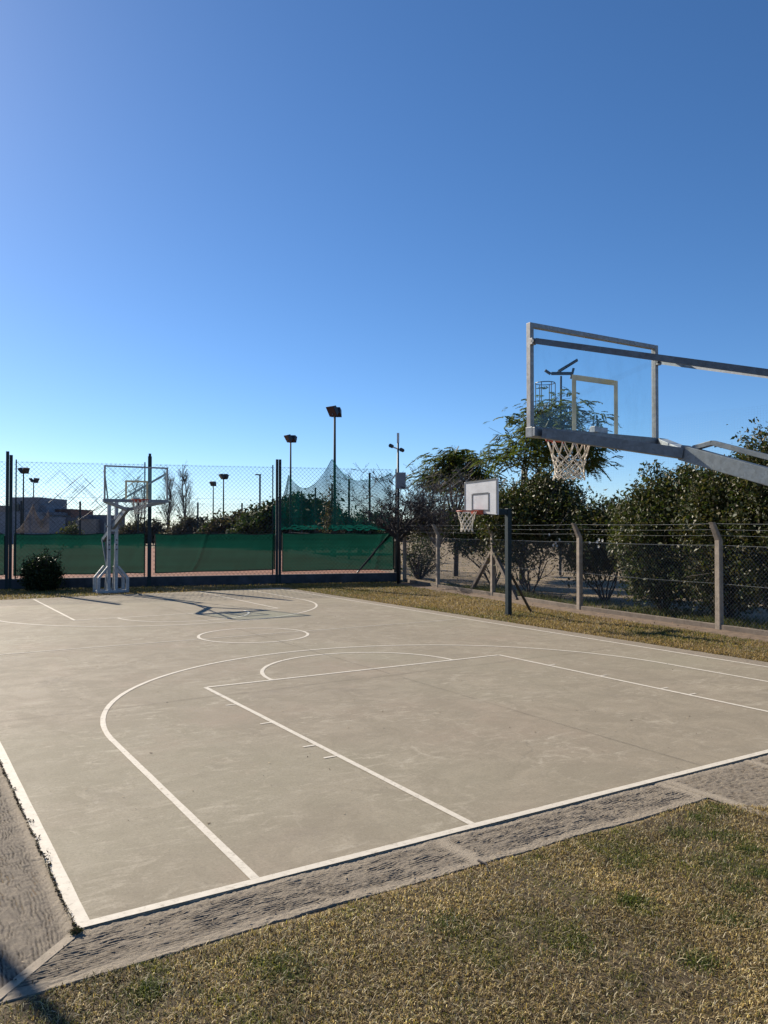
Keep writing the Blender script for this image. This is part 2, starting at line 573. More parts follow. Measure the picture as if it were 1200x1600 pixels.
# the slab, subdivided a little so that its edge can wander
c = MB()
poly = [(XL - 0.045, -0.036), (XR + 0.05, -0.036)]
for k in range(0, 30):
    poly.append((XR + 0.05, -0.036 + (20.53 - 0.0) * (k + 1) / 30))
for k in range(1, 40):
    x = XR + 0.05 - (XR - XL + 0.1) * k / 40
    poly.append((x, 20.5 + 0.10 * float(vnoise(x * 1.7, 3.3, 5)) - 0.05))
poly.append((XL - 0.045, 20.5))
c.prism(poly, -0.16, 0.0)
tag(c.build("court", M['court']), "tan concrete basketball court slab with trowel scuffs", "court", kind="structure")

# painted lines: sheets 4 mm above the slab
LW, LZ = 0.055, 0.004
lm = MB()


def line(x0, y0, x1, y1, wd=LW, n=1):
    d = np.array([x1 - x0, y1 - y0], float)
    L = np.linalg.norm(d); d /= L
    nrm = np.array([-d[1], d[0]])
    k = max(1, int(L / 0.25))
    vs = []
    for i in range(k + 1):
        p = np.array([x0, y0]) + d * L * i / k
        a = wd / 2 * (1 + 0.10 * (random.random() - 0.5)); b = wd / 2 * (1 + 0.10 * (random.random() - 0.5))
        vs += [(*(p + nrm * a), LZ), (*(p - nrm * b), LZ)]
    lm.add(vs, [(2 * i, 2 * i + 1, 2 * i + 3, 2 * i + 2) for i in range(k)])


def arc(cx, cy, r, a0, a1, wd=LW, n=70):
    vs = []
    for i in range(n + 1):
        a = a0 + (a1 - a0) * i / n
        q = 0.06 * wd * (random.random() - 0.5)
        for rr in (r + wd / 2 + q, r - wd / 2 - q):
            vs.append((cx + rr * math.cos(a), cy + rr * math.sin(a), LZ))
    lm.add(vs, [(2 * i, 2 * i + 1, 2 * i + 3, 2 * i + 2) if a1 < a0 else (2 * i + 1, 2 * i, 2 * i + 2, 2 * i + 3) for i in range(n)])


h = LW / 2
line(XL - h, 0, XR + h, 0, 0.065)
line(XL, 0.0325, XL, LEN + 0.7, 0.075)
line(XR, 0.0325, XR, LEN + 0.6)
for y0, s in ((0.0325, 1), (LEN, -1)):
    yb = 0 if s == 1 else LEN
    yf = yb + s * FT
    for x in (-KW, KW):
        line(x, y0 if s == 1 else LEN + 0.5, x, yf)
        for ty in (1.97, 2.39, 3.41, 4.42):
            q = math.copysign(1, x)
            line(x + q * h, yb + s * ty, x + q * (h + 0.12), yb + s * ty, 0.035)
    line(-KW + h, yf, KW - h, yf)
    for x in (-X3, X3):
        line(x, y0 if s == 1 else LEN + 0.5, x, yb + s * HY3)
    if s == 1:
        arc(0, yf + h, RF, 0, math.pi)
        arc(0, HY3, X3, 0, math.pi, n=110)
    else:
        arc(0, yf - h, RF, math.pi, 2 * math.pi)
        arc(0, LEN - HY3, X3, math.pi, 2 * math.pi, n=110)
line(XL + h, LEN / 2, -RC - h, LEN / 2, 0.035)
line(-RC + h, LEN / 2, RC - h, LEN / 2, 0.03)
line(RC + h, LEN / 2, XR - h, LEN / 2, 0.035)
arc(0, LEN / 2, RC, 0, 2 * math.pi)
tag(lm.build("court_markings", M['paint']), "worn cream painted basketball lines on the concrete court", "court lines", kind="structure")

# saw-cut joints in the slab
j = MB()


def crack(pts, wd):
    vs = []
    for i, p in enumerate(pts):
        q = pts[min(i + 1, len(pts) - 1)]; o = pts[max(i - 1, 0)]
        d = np.array(q) - np.array(o); d = d / np.linalg.norm(d)
        n_ = np.array([-d[1], d[0]]) * wd / 2 * (0.6 + 0.8 * random.random())
        vs += [(p[0] + n_[0], p[1] + n_[1], 0.007), (p[0] - n_[0], p[1] - n_[1], 0.007)]
    j.add(vs, [(2 * i, 2 * i + 1, 2 * i + 3, 2 * i + 2) for i in range(len(pts) - 1)])


crack([(XL + 0.06 + k * 0.2, 4.93 + 0.02 * math.sin(k * 0.7) + 0.012 * k * 0.2) for k in range(50)], 0.006)
crack([(0.07 + 0.004 * math.sin(k * 1.9), 0.06 + k * 0.18) for k in range(27)], 0.004)
crack([(XL + 0.06 + k * 0.2, 9.6 + 0.01 * math.sin(k)) for k in range(50)], 0.006)
crack([(XL + 0.06 + k * 0.2, 14.8 + 0.01 * math.sin(k)) for k in range(50)], 0.006)
crack([(0.07 + 0.01 * math.sin(k), 5.1 + k * 0.2) for k in range(76)], 0.005)
tag(j.build("court_joints", M['joint']), "thin dark control joints across the concrete court", "joints", kind="structure")


# rough combed concrete apron round the slab, real relief
def apron(name, fx, L, W, ns, ntt, label, seed, smooth_end=None, soil=0.18):
    s = np.linspace(0, L, ns); t = np.linspace(0, W, ntt)
    Sg, Tg = np.meshgrid(s, t, indexing='ij')
    wp = 1.5 * vnoise(Sg * 2.3, Tg * 5, seed) + 0.75 * vnoise(Sg * 8, Tg * 11, seed + 1) + 0.35 * vnoise(Sg * 22, Tg * 25, seed + 2)
    ph = Tg / 0.021 + wp * 2.0 + 0.28 * vnoise(Sg * 42, Tg * 40, seed + 9)
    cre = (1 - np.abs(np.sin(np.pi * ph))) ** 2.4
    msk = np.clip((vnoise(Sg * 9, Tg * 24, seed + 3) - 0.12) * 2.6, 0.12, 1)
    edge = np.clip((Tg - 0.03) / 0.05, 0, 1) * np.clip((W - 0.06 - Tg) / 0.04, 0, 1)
    dirt = np.clip(cre * 1.25, 0, 1) * msk * edge * 0.85 * np.clip((vnoise(Sg * 15, Tg * 34, seed + 8) - 0.20) * 3, 0.12, 1)  # groove shade laid in as colour along with dirt, since the relief shades little
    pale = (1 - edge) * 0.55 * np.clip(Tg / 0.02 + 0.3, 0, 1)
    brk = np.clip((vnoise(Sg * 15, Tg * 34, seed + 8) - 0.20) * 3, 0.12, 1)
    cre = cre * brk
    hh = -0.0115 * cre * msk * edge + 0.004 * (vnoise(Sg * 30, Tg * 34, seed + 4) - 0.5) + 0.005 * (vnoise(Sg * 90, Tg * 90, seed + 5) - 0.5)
    hh += 0.008 * (vnoise(Sg * 2.5, Tg * 4, seed + 6) - 0.5) - 0.006
    if smooth_end is not None:
        for s0, wj in smooth_end:
            k = np.clip(1 - np.abs(Sg - s0 - 0.03 * vnoise(Tg * 9, Sg * 0, seed)) / wj, 0, 1) ** 0.5
            dirt = dirt * (1 - k); pale = np.maximum(pale, k * 0.9)
            hh = hh * (1 - k) + (-0.004 + 0.0015 * (vnoise(Sg * 60, Tg * 20, 4) - 0.5)) * k
    hh[:, -1] = -0.04
    P = fx(Sg, Tg)
    V = np.stack([P[0], P[1], hh], -1).reshape(-1, 3)
    i = np.arange(ns - 1)[:, None] * ntt + np.arange(ntt - 1)[None, :]
    F = np.stack([i, i + ntt, i + ntt + 1, i + 1], -1).reshape(-1, 4)
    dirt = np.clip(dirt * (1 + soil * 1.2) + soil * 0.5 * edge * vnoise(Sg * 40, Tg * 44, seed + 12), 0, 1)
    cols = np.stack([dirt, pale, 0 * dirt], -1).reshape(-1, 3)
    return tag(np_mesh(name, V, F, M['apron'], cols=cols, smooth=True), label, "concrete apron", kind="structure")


YA = -0.038


def near_map(s, t):
    # mitred to the left strip at its left end
    k = np.clip(1 - s / 0.8, 0, 1)
    return (-5.073 - (t) * k + s * (1 + 0 * t), YA - t + (0.03 * vnoise(s * 2.3, t * 0, 9) + 0.012 * vnoise(s * 11, t * 0, 19)) * (t / 0.48))


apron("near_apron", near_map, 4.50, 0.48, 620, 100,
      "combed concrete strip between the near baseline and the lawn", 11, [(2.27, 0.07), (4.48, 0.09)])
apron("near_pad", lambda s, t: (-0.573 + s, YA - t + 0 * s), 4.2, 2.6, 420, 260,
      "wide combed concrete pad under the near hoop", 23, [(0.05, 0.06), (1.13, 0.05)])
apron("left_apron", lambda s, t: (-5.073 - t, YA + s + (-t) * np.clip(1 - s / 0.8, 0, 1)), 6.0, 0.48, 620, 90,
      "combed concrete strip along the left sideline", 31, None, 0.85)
a = MB()
a.box((XR + 0.05 + 0.21, 10.3, -0.08), (0.42, 20.6, 0.14))
tag(a.build("right_apron", M['apron']), "plain concrete strip along the right sideline", "concrete apron", kind="structure")
a = MB()
a.box((-5.073 - 0.24, 13.2, -0.08), (0.48, 14.4, 0.14))
tag(a.build("far_left_apron", M['apron']), "concrete strip along the far part of the left sideline", "concrete apron", kind="structure")
# smooth trowelled mitre between the two strips
a = MB()
a.bar((-5.07, -0.05, -0.006), (-5.56, -0.53, -0.008), 0.055, 0.010)
tag(a.build("apron_mitre", M['joint_pale']), "smooth pale diagonal joint at the apron corner", "joint", kind="structure", )

# ------------------------------------------------------------------ clay court ground behind the wall
FA, FB = np.array([-2.56, 24.93]), np.array([10.50, 21.12])          # tennis fence line, first to last post
FD = (FB - FA) / np.linalg.norm(FB - FA)
FN = np.array([-FD[1], FD[0]])
if FN[1] < 0: FN = -FN
BAY = np.linalg.norm(FB - FA) / 3
F0 = FA - FD * BAY * 3
cl = MB()
q = [F0 + FN * 0.12, FB + FN * 0.12, FB + FN * 42, F0 + FN * 42]
cl.prism([tuple(p) for p in q], -0.2, 0.30)
tag(cl.build("clay_court", M['clay']), "raised orange clay tennis ground behind the fence", "clay court", kind="structure")

wl = MB()
wn = 60
for k in range(1):
    p0, p1 = F0 - FN * 0.03, FB - FN * 0.03
    wl.bar((p0[0], p0[1], 0.12), (p1[0], p1[1], 0.12), 0.22, 0.42)
ww = wl.build("retaining_wall", M['wall'], bevel=0.01)
tag(ww, "low dark retaining wall under the tall chain link fence", "wall")


# ------------------------------------------------------------------ chain link
def chain(p0, p1, z0, z1, cell, r, mb, wob=0.0):
    """diagonal wires clipped to the rectangle p0-p1 x z0-z1"""
    p0, p1 = np.array(p0[:2], float), np.array(p1[:2], float)
    L = np.linalg.norm(p1 - p0); d = (p1 - p0) / L; Hh = z1 - z0
    n_ = np.array([-d[1], d[0]])
    for sg in (1, -1):
        k0 = -Hh if sg == 1 else 0
        a = k0
        while a < (L if sg == 1 else L + Hh):
            # s = a + sg*h , h in 0..H
            if sg == 1: h0, h1 = max(0, -a), min(Hh, L - a)
            else: h0, h1 = max(0, a - L), min(Hh, a)
            if h1 - h0 > 0.02:
                m = max(1, int((h1 - h0) / 1.2))
                pts = []
                for i in range(m + 1):
                    hh = h0 + (h1 - h0) * i / m
                    xy = p0 + d * (a + sg * hh) + n_ * sg * r * 0.9 + n_ * wob * (float(vnoise(a * 0.5 + hh * .4, hh, 3)) - .5)
                    pts.append((xy[0], xy[1], z0 + hh))
                mb.tube(pts, r, 3, cap=False)
            a += cell
    return mb


# ---- tall tennis fence
HT = 4.30
fence = thing("chain_link_fence", (FA[0], FA[1], 0), "tall chain link fence with paired dark green posts along the clay tennis court", "fence")


def loc(p, z):
    return (p[0] - FA[0], p[1] - FA[1], z)


for i in range(-1, 4):
    p = FA + FD * BAY * i
    m = MB()
    if i < 3:
        for k, (off, hh) in enumerate(((-0.055, 4.56 if i != 0 else 4.62), (0.055, 4.50 if i != 2 else 4.56))):
            if i == 1 and k == 1:
                continue
            wdt = 0.09 if i != 1 else 0.13
            q = p + FD * (off if i != 1 else 0) - FN * 0.10
            m.box(loc(q, hh / 2 + 0.0), (wdt, wdt, hh), math.atan2(FD[1], FD[0]))
            if i == 1:
                m.box(loc(q, hh + 0.05), (0.09, 0.09, 0.10), math.atan2(FD[1], FD[0]))
        m.build("post", M['dark_green'], fence)
        m2 = MB()
        q = p + FD * (0.20 if i != 1 else -0.17) - FN * 0.03
        if i == 2: q = p - FD * 0.2 - FN * 0.03
        m2.tube([loc(q, 0.3), loc(q, HT + 0.06)], 0.022, 6)
        m2.build("mesh_pole", M['dark_green'], fence)
    else:
        q = p
        m.tube([loc(q, 0.3), loc(q, HT)], 0.028, 6)
        m.build("post", M['dark_green'], fence)
for i in range(-1, 3):
    p, q = FA + FD * (BAY * i + 0.12), FA + FD * (BAY * (i + 1) - 0.12)
    m = MB()
    chain(loc(p, 0), loc(q, 0), 0.33, HT, 0.150, 0.0046, m, 0.05)
    for z in (0.40, 1.9, 3.1, HT - 0.03):
        m.tube([loc(p, z), loc((p + q) / 2, z - 0.01), loc(q, z)], 0.004, 4)
    if i == 0:
        # thicker repair wires woven along the diamonds, broken here and there
        for k in range(46):
            a0 = random.uniform(0.2, BAY - 0.4); z0 = random.uniform(2.2, HT - 0.3)
            sg = random.choice((1, -1)); ln = random.choice((0.25, 0.35, 0.5, 0.8, 1.1))
            a1 = min(max(a0 + sg * ln, 0.05), BAY - .3); z1 = z0 + abs(a1 - a0)
            if z1 > HT - 0.05: continue
            A = p + FD * a0; B = p + FD * a1
            m.tube([loc(A, z0), loc(B, z1)], 0.0085, 4)
        for (a0, z0, a1, z1) in ((2.05, 2.3, 3.3, 3.2), (3.3, 3.2, 4.1, 3.85), (2.5, 2.6, 4.2, 3.6), (1.1, 2.9, 2.2, 3.9)):
            A = p + FD * a0; B = p + FD * a1
            m.tube([loc(A, z0), loc(B, z1)], 0.012, 4)
    m.build("mesh_panel", M['wire_dark'], fence)

# braces at the right end of the fence
m = MB()
pA = FB - FD * 0.1 - FN * 0.05; pB = FB - FD * 1.55 - FN * 0.05
m.tube([loc(FB - FD * 0.15, 1.95), loc(pB, 0.35)], 0.035, 6)
m.build("brace", M['black'], fence)

# ---- windscreens
scr_labels = ["green windscreen at the left frame edge, left of the paired green posts",
              "green windscreen panel behind the round dark bush and far hoop base",
              "green windscreen panel in the middle bay, right of the far hoop",
              "green windscreen panel at the right end, crossed by a dark brace"]
for i in range(-1, 3):
    a0, a1 = BAY * i + (0.16 if i != 1 else 0.20), BAY * (i + 1) - (0.13 if i != 0 else 0.16)
    if i == 2: a1 = BAY * 3 - 0.12
    n1, n2 = 90, 26
    A = np.linspace(a0, a1, n1); Z = np.linspace(0, 1, n2)
    Ag, Zg = np.meshgrid(A, Z, indexing='ij')
    top = 1.86 - 0.035 * np.abs(np.sin((Ag - a0) * 2.3)) - 0.03 * vnoise(Ag * 1.3, Ag * 0, 8 + i)
    bot = 0.43 + 0.05 * vnoise(Ag * 0.8, Ag * 0, 18 + i) + (0.06 * (Ag - a0) / (a1 - a0) if i == 1 else 0)
    zz = bot + (top - bot) * Zg
    fold = 0.05 * vnoise(Ag * 1.6 + Zg * 1.0, Zg * 1.5, 40 + i) + 0.03 * vnoise(Ag * 5 - Zg * 2.5, Zg * 2, 50 + i)
    if i == 1: fold = fold + 0.09 * np.exp(-((Ag - a0 - 1.2 - 0.55 * Zg ** 0.6) / 0.05) ** 2)
    if i == 2: fold = fold + 0.10 * np.exp(-((Ag - a1 + 0.75 - 0.3 * Zg) / 0.10) ** 2)
    P = FA[None, None, :] + FD * Ag[..., None] - FN * (0.045 + 0.0) + FN * (fold[..., None] * 0.6 - 0.03)
    V = np.concatenate([P, zz[..., None]], -1).reshape(-1, 3)
    ii = np.arange(n1 - 1)[:, None] * n2 + np.arange(n2 - 1)[None, :]
    F = np.stack([ii, ii + n2, ii + n2 + 1, ii + 1], -1).reshape(-1, 4)
    t = thing("windscreen", (0, 0, 0), scr_labels[i + 1], "windscreen", "green windscreens hung on the tennis fence")
    np_mesh("cloth", V, F, M['screen'], t, smooth=True)
    G_ = V.reshape(n1, n2, 3)
    m = MB()
    off = np.array([*(-FN * 0.012), 0])
    for row in (G_[:, 0], G_[:, -1], G_[0], G_[-1]):
        m.tube([p + off for p in row[::2]], 0.022, 4)
    m.build("hem", M['hem'], t)

# ------------------------------------------------------------------ side fence of the clay court and its nets
SD = (FN * 0.985 + FD * 0.022)
SD = SD / np.linalg.norm(SD)


def side(k, z):      # point k metres along the side fence, running away from FB
    p = FB + SD * k - FD * 0.042 * max(0.0, k - 12.6)      # the fence bends slightly after the first lamp
    return np.array([p[0], p[1], z])


sf = thing("side_fence", (FB[0], FB[1], 0.3), "green posts of the side fence receding behind the green ball net", "fence")
for k in range(1, 7):
    p = side(4.5 * k * 0.98, 0) - np.array([FB[0], FB[1], 0])
    MB().tube([(p[0], p[1], 0.0), (p[0], p[1], 4.15)], 0.05, 8).build("post", M['dark_green'], sf)
m = MB()
p0, p1 = side(0.1, 0), side(27, 0)
m.bar((p0[0] - FB[0], p0[1] - FB[1], 0.10), (p1[0] - FB[0], p1[1] - FB[1], 0.10), 0.12, 0.2)
m.build("kerb", M['kerb'], sf)
m = MB()
for z in (0.75, 1.4):
    m.tube([(p0[0] - FB[0], p0[1] - FB[1], z), (p1[0] - FB[0], p1[1] - FB[1], z)], 0.008, 4)
m.build("wire", M['wire_dark'], sf)


def net_sheet(mb, P, top, bot, sp, r, n2=None, gather=None):
    """P(k) plan point, top(k)/bot(k) heights; threads every sp metres both ways"""
    ks = np.arange(P[1], P[2], sp)
    nz = max(2, int((max(top(k) for k in ks) - min(bot(k) for k in ks)) / sp))
    grid = []
    for k in ks:
        a, b = bot(k), top(k)
        col = []
        for q in np.linspace(0, 1, nz + 1):
            o = P[0](k)
            bul = 0.25 * (float(vnoise(k * 0.6, q * 2.0, 77)) - 0.5)
            col.append((o[0] + bul, o[1] + bul, a + (b - a) * q))
        grid.append(col)
    for col in grid: mb.tube(col, r, 3, cap=False)
    for q in range(nz + 1): mb.tube([g_[q] for g_ in grid], r, 3, cap=False)
    return grid


def interp(tab):
    xs = [t[0] for t in tab]; ys = [t[1] for t in tab]
    return lambda k: float(np.interp(k, xs, ys))


def sag(tab):
    """straight ropes between supports hang as parabolas: (k, z, dip)"""
    out = []
    for (k0, z0, d), (k1, z1, _) in zip(tab[:-1], tab[1:]):
        for q in np.linspace(0, 1, 12, endpoint=False):
            out.append((k0 + (k1 - k0) * q, z0 + (z1 - z0) * q - d * 4 * q * (1 - q)))
    out.append(tab[-1][:2])
    return interp(out)


LAMP1, LAMP2 = 12.6, 26.2       # lamp posts along the side line
topz = sag([(0.2, 4.15, 0.10), (4.4, 4.15, 0.45), (LAMP1, 5.75, 1.25), (LAMP2, 5.75, 0.9), (33, 3.8, 0.6), (44, 2.05, 0.0)])
gn = thing("ball_net", (0, 0, 0), "sagging green ball stop net slung between the tall floodlight poles", "net")
m = MB()
net_sheet(m, (lambda k: side(k, 0) - np.array([*(FD * 0.15), 0]), 0.2, 44.0), topz, lambda k: 2.02 + 0.10 * math.sin(k * 1.1), 0.125, 0.0072)
m.build("netting", M['gnet'], gn)
m = MB()
m.tube([tuple(side(k, topz(k)) - np.array([*(FD * 0.15), 0])) for k in np.arange(0.2, 44, 0.5)], 0.014, 5)
m.build("top_rope", M['gnet'], gn)
m = MB()
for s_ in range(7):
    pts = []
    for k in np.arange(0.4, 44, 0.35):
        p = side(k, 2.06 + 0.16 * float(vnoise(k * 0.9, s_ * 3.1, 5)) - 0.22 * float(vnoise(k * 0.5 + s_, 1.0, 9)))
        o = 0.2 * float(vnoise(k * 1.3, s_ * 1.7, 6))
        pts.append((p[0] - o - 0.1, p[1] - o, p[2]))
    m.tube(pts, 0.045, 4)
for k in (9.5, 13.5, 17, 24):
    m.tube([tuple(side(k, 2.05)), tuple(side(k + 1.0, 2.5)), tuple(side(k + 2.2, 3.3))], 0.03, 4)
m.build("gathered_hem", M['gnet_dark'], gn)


def lamp_pole(name, p, h, rz, label, heads=2, base=0.0, r=0.075, big=1.0, group="floodlight poles around the tennis courts"):
    t = thing(name, (p[0], p[1], base), label, "floodlight", group, rz)
    MB().tube([(0, 0, 0), (0, 0, h * 0.5), (0, 0, h - 0.25)], [r, r * 0.9, r * 0.7], 10).build("pole", M['dark_green'], t, True)
    MB().box((0, 0, h - 0.22), (0.55 * big, 0.06, 0.06)).build("bracket", M['steel_dark'], t)
    for k in range(heads):
        s = -1 if k == 0 else 1
        tilt = R(-52) if s > 0 else R(58)
        mt = Matrix.Rotation(s * R(24), 3, 'Z') @ Matrix.Rotation(tilt, 3, 'Y')
        hb = MB()
        c0 = Vector((s * 0.19 * big, 0.0, h))
        # deep trapezoid housing
        a, b, dp = 0.235 * big, 0.16 * big, 0.24 * big
        vs = [mt @ Vector(v) + c0 for v in
              [(-a, -a, -dp / 2), (a, -a, -dp / 2), (a, a, -dp / 2), (-a, a, -dp / 2), (-b, -b, dp / 2), (b, -b, dp / 2), (b, b, dp / 2), (-b, b, dp / 2)]]
        hb.add(vs, [(3, 2, 1, 0), (4, 5, 6, 7), (0, 1, 5, 4), (1, 2, 6, 5), (2, 3, 7, 6), (3, 0, 4, 7)])
        hd = hb.build("lamp_head", M['black'], t, bevel=0.01)
        gl = MB()
        gl.add([mt @ Vector(v) + c0 for v in [(-a * .9, -a * .9, -dp / 2 - .006), (a * .9, -a * .9, -dp / 2 - .006), (a * .9, a * .9, -dp / 2 - .006), (-a * .9, a * .9, -dp / 2 - .006)]], [(3, 2, 1, 0)])
        gl.build("lens", M['window'], hd)
    return t


lamp_pole("floodlight_pole", side(LAMP1, 0), 8.05, 0.7, "tallest floodlight pole, at the highest peak of the green net", 2, 0.3, 0.085, 1.25)
lamp_pole("floodlight_pole", side(LAMP2, 0), 8.05, 0.5, "floodlight pole just right of the third pair of fence posts", 2, 0.3, 0.08, 1.2)
for u, d, lab, rz in ((349, 96, "farther-right floodlight of the two between bare poplars and dome tree", 0.4),
                      (333, 112, "shorter-looking floodlight of the two beside the bare poplars", 0.9),
                      (36, 86, "left floodlight of the two above the far grey houses", 2.2),
                      (52, 104, "right, lower floodlight of the two above the far grey houses", 2.6)):
    b = base_at(u, d)
    lamp_pole("floodlight_pole", b, 8.3, rz, lab, 2, 0, 0.10, 1.5)
# plain pole behind the dome tree
b = base_at(406, 80)
t = thing("street_lamp", b, "plain slim lamp pole with a stub arm rising behind the hedge", "lamp post")
MB().tube([(0, 0, 0), (0, 0, 7.35)], 0.10, 8).build("pole", M['steel_dark'], t)
MB().box((-0.2, 0, 7.4), (0.6, 0.2, 0.12)).build("lamp_head", M['steel_dark'], t)
# off-frame pole on the left whose shadow crosses the corner of the apron
lamp_pole("floodlight_pole", (-7.12, 6.6), 6.6, 0.3, "floodlight pole left of the court, seen by its shadow on the apron corner", 2, 0, 0.07)

# ------------------------------------------------------------------ far fence of the clay court
bf = thing("back_fence", (0, 0, 0), "distant chain link fence with dark posts on the far side of the clay court", "fence")
pts = [base_at(u, d) for u, d in ((-60, 66.5), (33, 68), (125, 69.5), (216, 71), (309, 72.5), (378, 74), (470, 75.5))]
for p in pts:
    MB().tube([(p[0], p[1], 0), (p[0], p[1], 4.35)], 0.085, 8).build("post", M['dark_green'], bf)
for p, q in zip(pts[:-1], pts[1:]):
    m = MB()
    chain(p, q, 0.3, 4.3, 0.30, 0.0065, m)
    m.build("mesh_panel", M['wire_dark'], bf)

# tan net on the left
tn = thing("ball_net", (0, 0, 0), "tan net hanging in two swags in front of the far houses", "net")
tz = sag([(0, 2.0, 0.35), (4.2, 4.0, 1.15), (8.4, 3.6, 0.0)])
p0, p1 = base_at(26, 66), base_at(76, 67.5)
dd = (p1 - p0)[:2]; LL = np.linalg.norm(dd); dd = dd / LL
sc = LL / 8.4 if LL > 0 else 1
m = MB()
net_sheet(m, (lambda k: np.array([p0[0] + dd[0] * k * sc, p0[1] + dd[1] * k * sc, 0]), 0.0, 4.15), lambda k: 1.85 + 2.1 * (k / 4.15) ** 1.6, lambda k: 1.6, 0.16, 0.012)
net_sheet(m, (lambda k: np.array([p0[0] + dd[0] * k * sc, p0[1] + dd[1] * k * sc, 0]), 4.2, 8.4), tz, lambda k: 1.6, 0.16, 0.012)
m.build("netting", M['tnet'], tn)
m = MB()
m.tube([(p0[0] + dd[0] * k * sc, p0[1] + dd[1] * k * sc, tz(k) if k > 4.15 else 1.85 + 2.1 * (k / 4.15) ** 1.6) for k in np.arange(0, 8.4, 0.2)], 0.05, 4)
m.build("top_rope", M['tnet'], tn)

# ------------------------------------------------------------------ far houses on the left
HD = 100.0


def px_box(mb, u0, u1, v0, v1, d, dep):
    """a block whose front fills that part of the view, dep metres deep"""
    s = d / FPX
    cu = (u0 + u1) / 2
    z1 = CH + (824 - v0) * s; z0 = CH + (824 - v1) * s
    c0 = at(cu, 824, d)
    wd = (u1 - u0) * s
    fw2 = np.array([math.sin(YAW), math.cos(YAW)])
    cc = c0[:2] + fw2 * dep / 2
    mb.box((cc[0], cc[1], (z0 + z1) / 2), (wd, dep, z1 - z0), -YAW)


def house(label, d, parts):
    t = thing("house", (0, 0, 0), label, "house", "flat roofed houses far behind the tennis court")
    for name, mat, u0, u1, v0, v1, dep, dd_ in parts:
        m = MB()
        px_box(m, u0, u1, v0, v1, d - dd_, dep)
        m.build(name, M[mat], t)
    return t


house("large grey flat-roofed house with a tall upper block at the left edge", 100,
      [("wall", 'bld_blue', -30, 82, 800, 850, 12, 0), ("upper_wall", 'bld_grey', 19, 60, 777, 800.2, 9, -0.4), ("upper_wall", 'bld_blue', 60.2, 71, 789, 800.2, 6, -1),
       ("roof_slab", 'bld_dark', 66, 83, 800.5, 805, 5, 0.6), ("window", 'window', 23, 29, 788, 798, 0.3, 0.15), ("window", 'window', 62, 67, 812, 824, 0.3, 0.15)])
house("small red brick flat-roofed house with a roof aerial", 104,
      [("wall", 'bld_brick', 84, 110.5, 796, 850, 8, 0), ("parapet", 'bld_tan', 97, 109, 806, 808, 0.4, 0.25), ("roof_slab", 'bld_dark', 83.5, 111, 795.2, 796.2, 8.3, 0.15), ("window", 'window', 97, 100, 810, 818, 0.3, 0.15), ("aerial", 'black', 97, 98, 790, 795.3, 0.1, -3)])
house("low pale blue-grey house between the brick house and the dark block", 98,
      [("wall", 'bld_blue', 73, 102, 808.5, 850, 5, 0), ("wall", 'bld_dark', 102.2, 121, 809, 850, 6, -0.3), ("window", 'window', 106, 112, 814, 822, 0.3, 0.4)])
house("dark cubic house with a sloping side roof behind the hoop base", 96,
      [("wall", 'bld_tan', 119, 150, 811, 850, 7, 0), ("upper_wall", 'bld_dark', 136, 162, 804.5, 850, 8, -1.2), ("roof_slab", 'bld_dark', 119, 137, 806, 811.2, 5, 0.2), ("aerial", 'black', 136.5, 137.3, 798, 804.6, 0.1, -3)])
# the near house sliver at the very left edge
house("pale multi-storey house sliver left of the paired posts", 112,
      [("wall", 'bld_tan', -60, 8, 790, 850, 10, 0), ("window", 'window', 0, 4, 800, 806, 0.3, 0.15), ("window", 'window', 0, 4, 812, 818, 0.3, 0.15)])


# ================================================================== HOOPS
def torus(mb, c, Rr, r, n=36, k=8):
    vs, fs = [], []
    for i in range(n):
        a = 2 * math.pi * i / n
        for jj in range(k):
            b = 2 * math.pi * jj / k
            rr = Rr + r * math.cos(b)
            vs.append((c[0] + rr * math.cos(a), c[1] + rr * math.sin(a), c[2] + r * math.sin(b)))
    for i in range(n):
        for jj in range(k):
            fs.append((i * k + jj, ((i + 1) % n) * k + jj, ((i + 1) % n) * k + (jj + 1) % k, i * k + (jj + 1) % k))
    mb.add(vs, fs)


def hoop_net(c, Rr, Lz, rb, rope, seed, loops=12, rows=(0.0, 0.36, 0.48, 0.59, 0.69, 0.78, 0.86, 0.93, 1.0)):
    """knotted cord net: cords cross between rows of staggered knots"""
    rr = random.Random(seed)
    m = MB()
    kn = []
    for i, q in enumerate(rows):
        rad = Rr + (rb - Rr) * min(1, (q * 1.35)) ** 0.8 if q < 0.75 else rb * (1 + 0.12 * (q - 0.75) / 0.25)
        ring = []
        for k in range(loops):
            a = 2 * math.pi * (k + 0.5 * (i % 2)) / loops + rr.uniform(-.06, .06) * (i > 0)
            ring.append(Vector((c[0] + rad * math.cos(a) * rr.uniform(.96, 1.04), c[1] + rad * math.sin(a) * rr.uniform(.96, 1.04), c[2] - Lz * q + rr.uniform(-.008, .008) * (i > 0))))
        kn.append(ring)
    for i in range(len(rows) - 1):
        for k in range(loops):
            a = kn[i][k]
            if i % 2 == 0: nb = (kn[i + 1][k], kn[i + 1][(k - 1) % loops])
            else: nb = (kn[i + 1][k], kn[i + 1][(k + 1) % loops])
            for b in nb:
                mid = (a + b) / 2 + Vector((rr.uniform(-.004, .004), rr.uniform(-.004, .004), -0.003))
                m.tube([a, mid, b], rope, 5)
    for ring in kn[1:]:
        for p in ring: m.tube([p + Vector((0, 0, rope * 1.5)), p - Vector((0, 0, rope * 1.5))], rope * 1.5, 5)
    return m


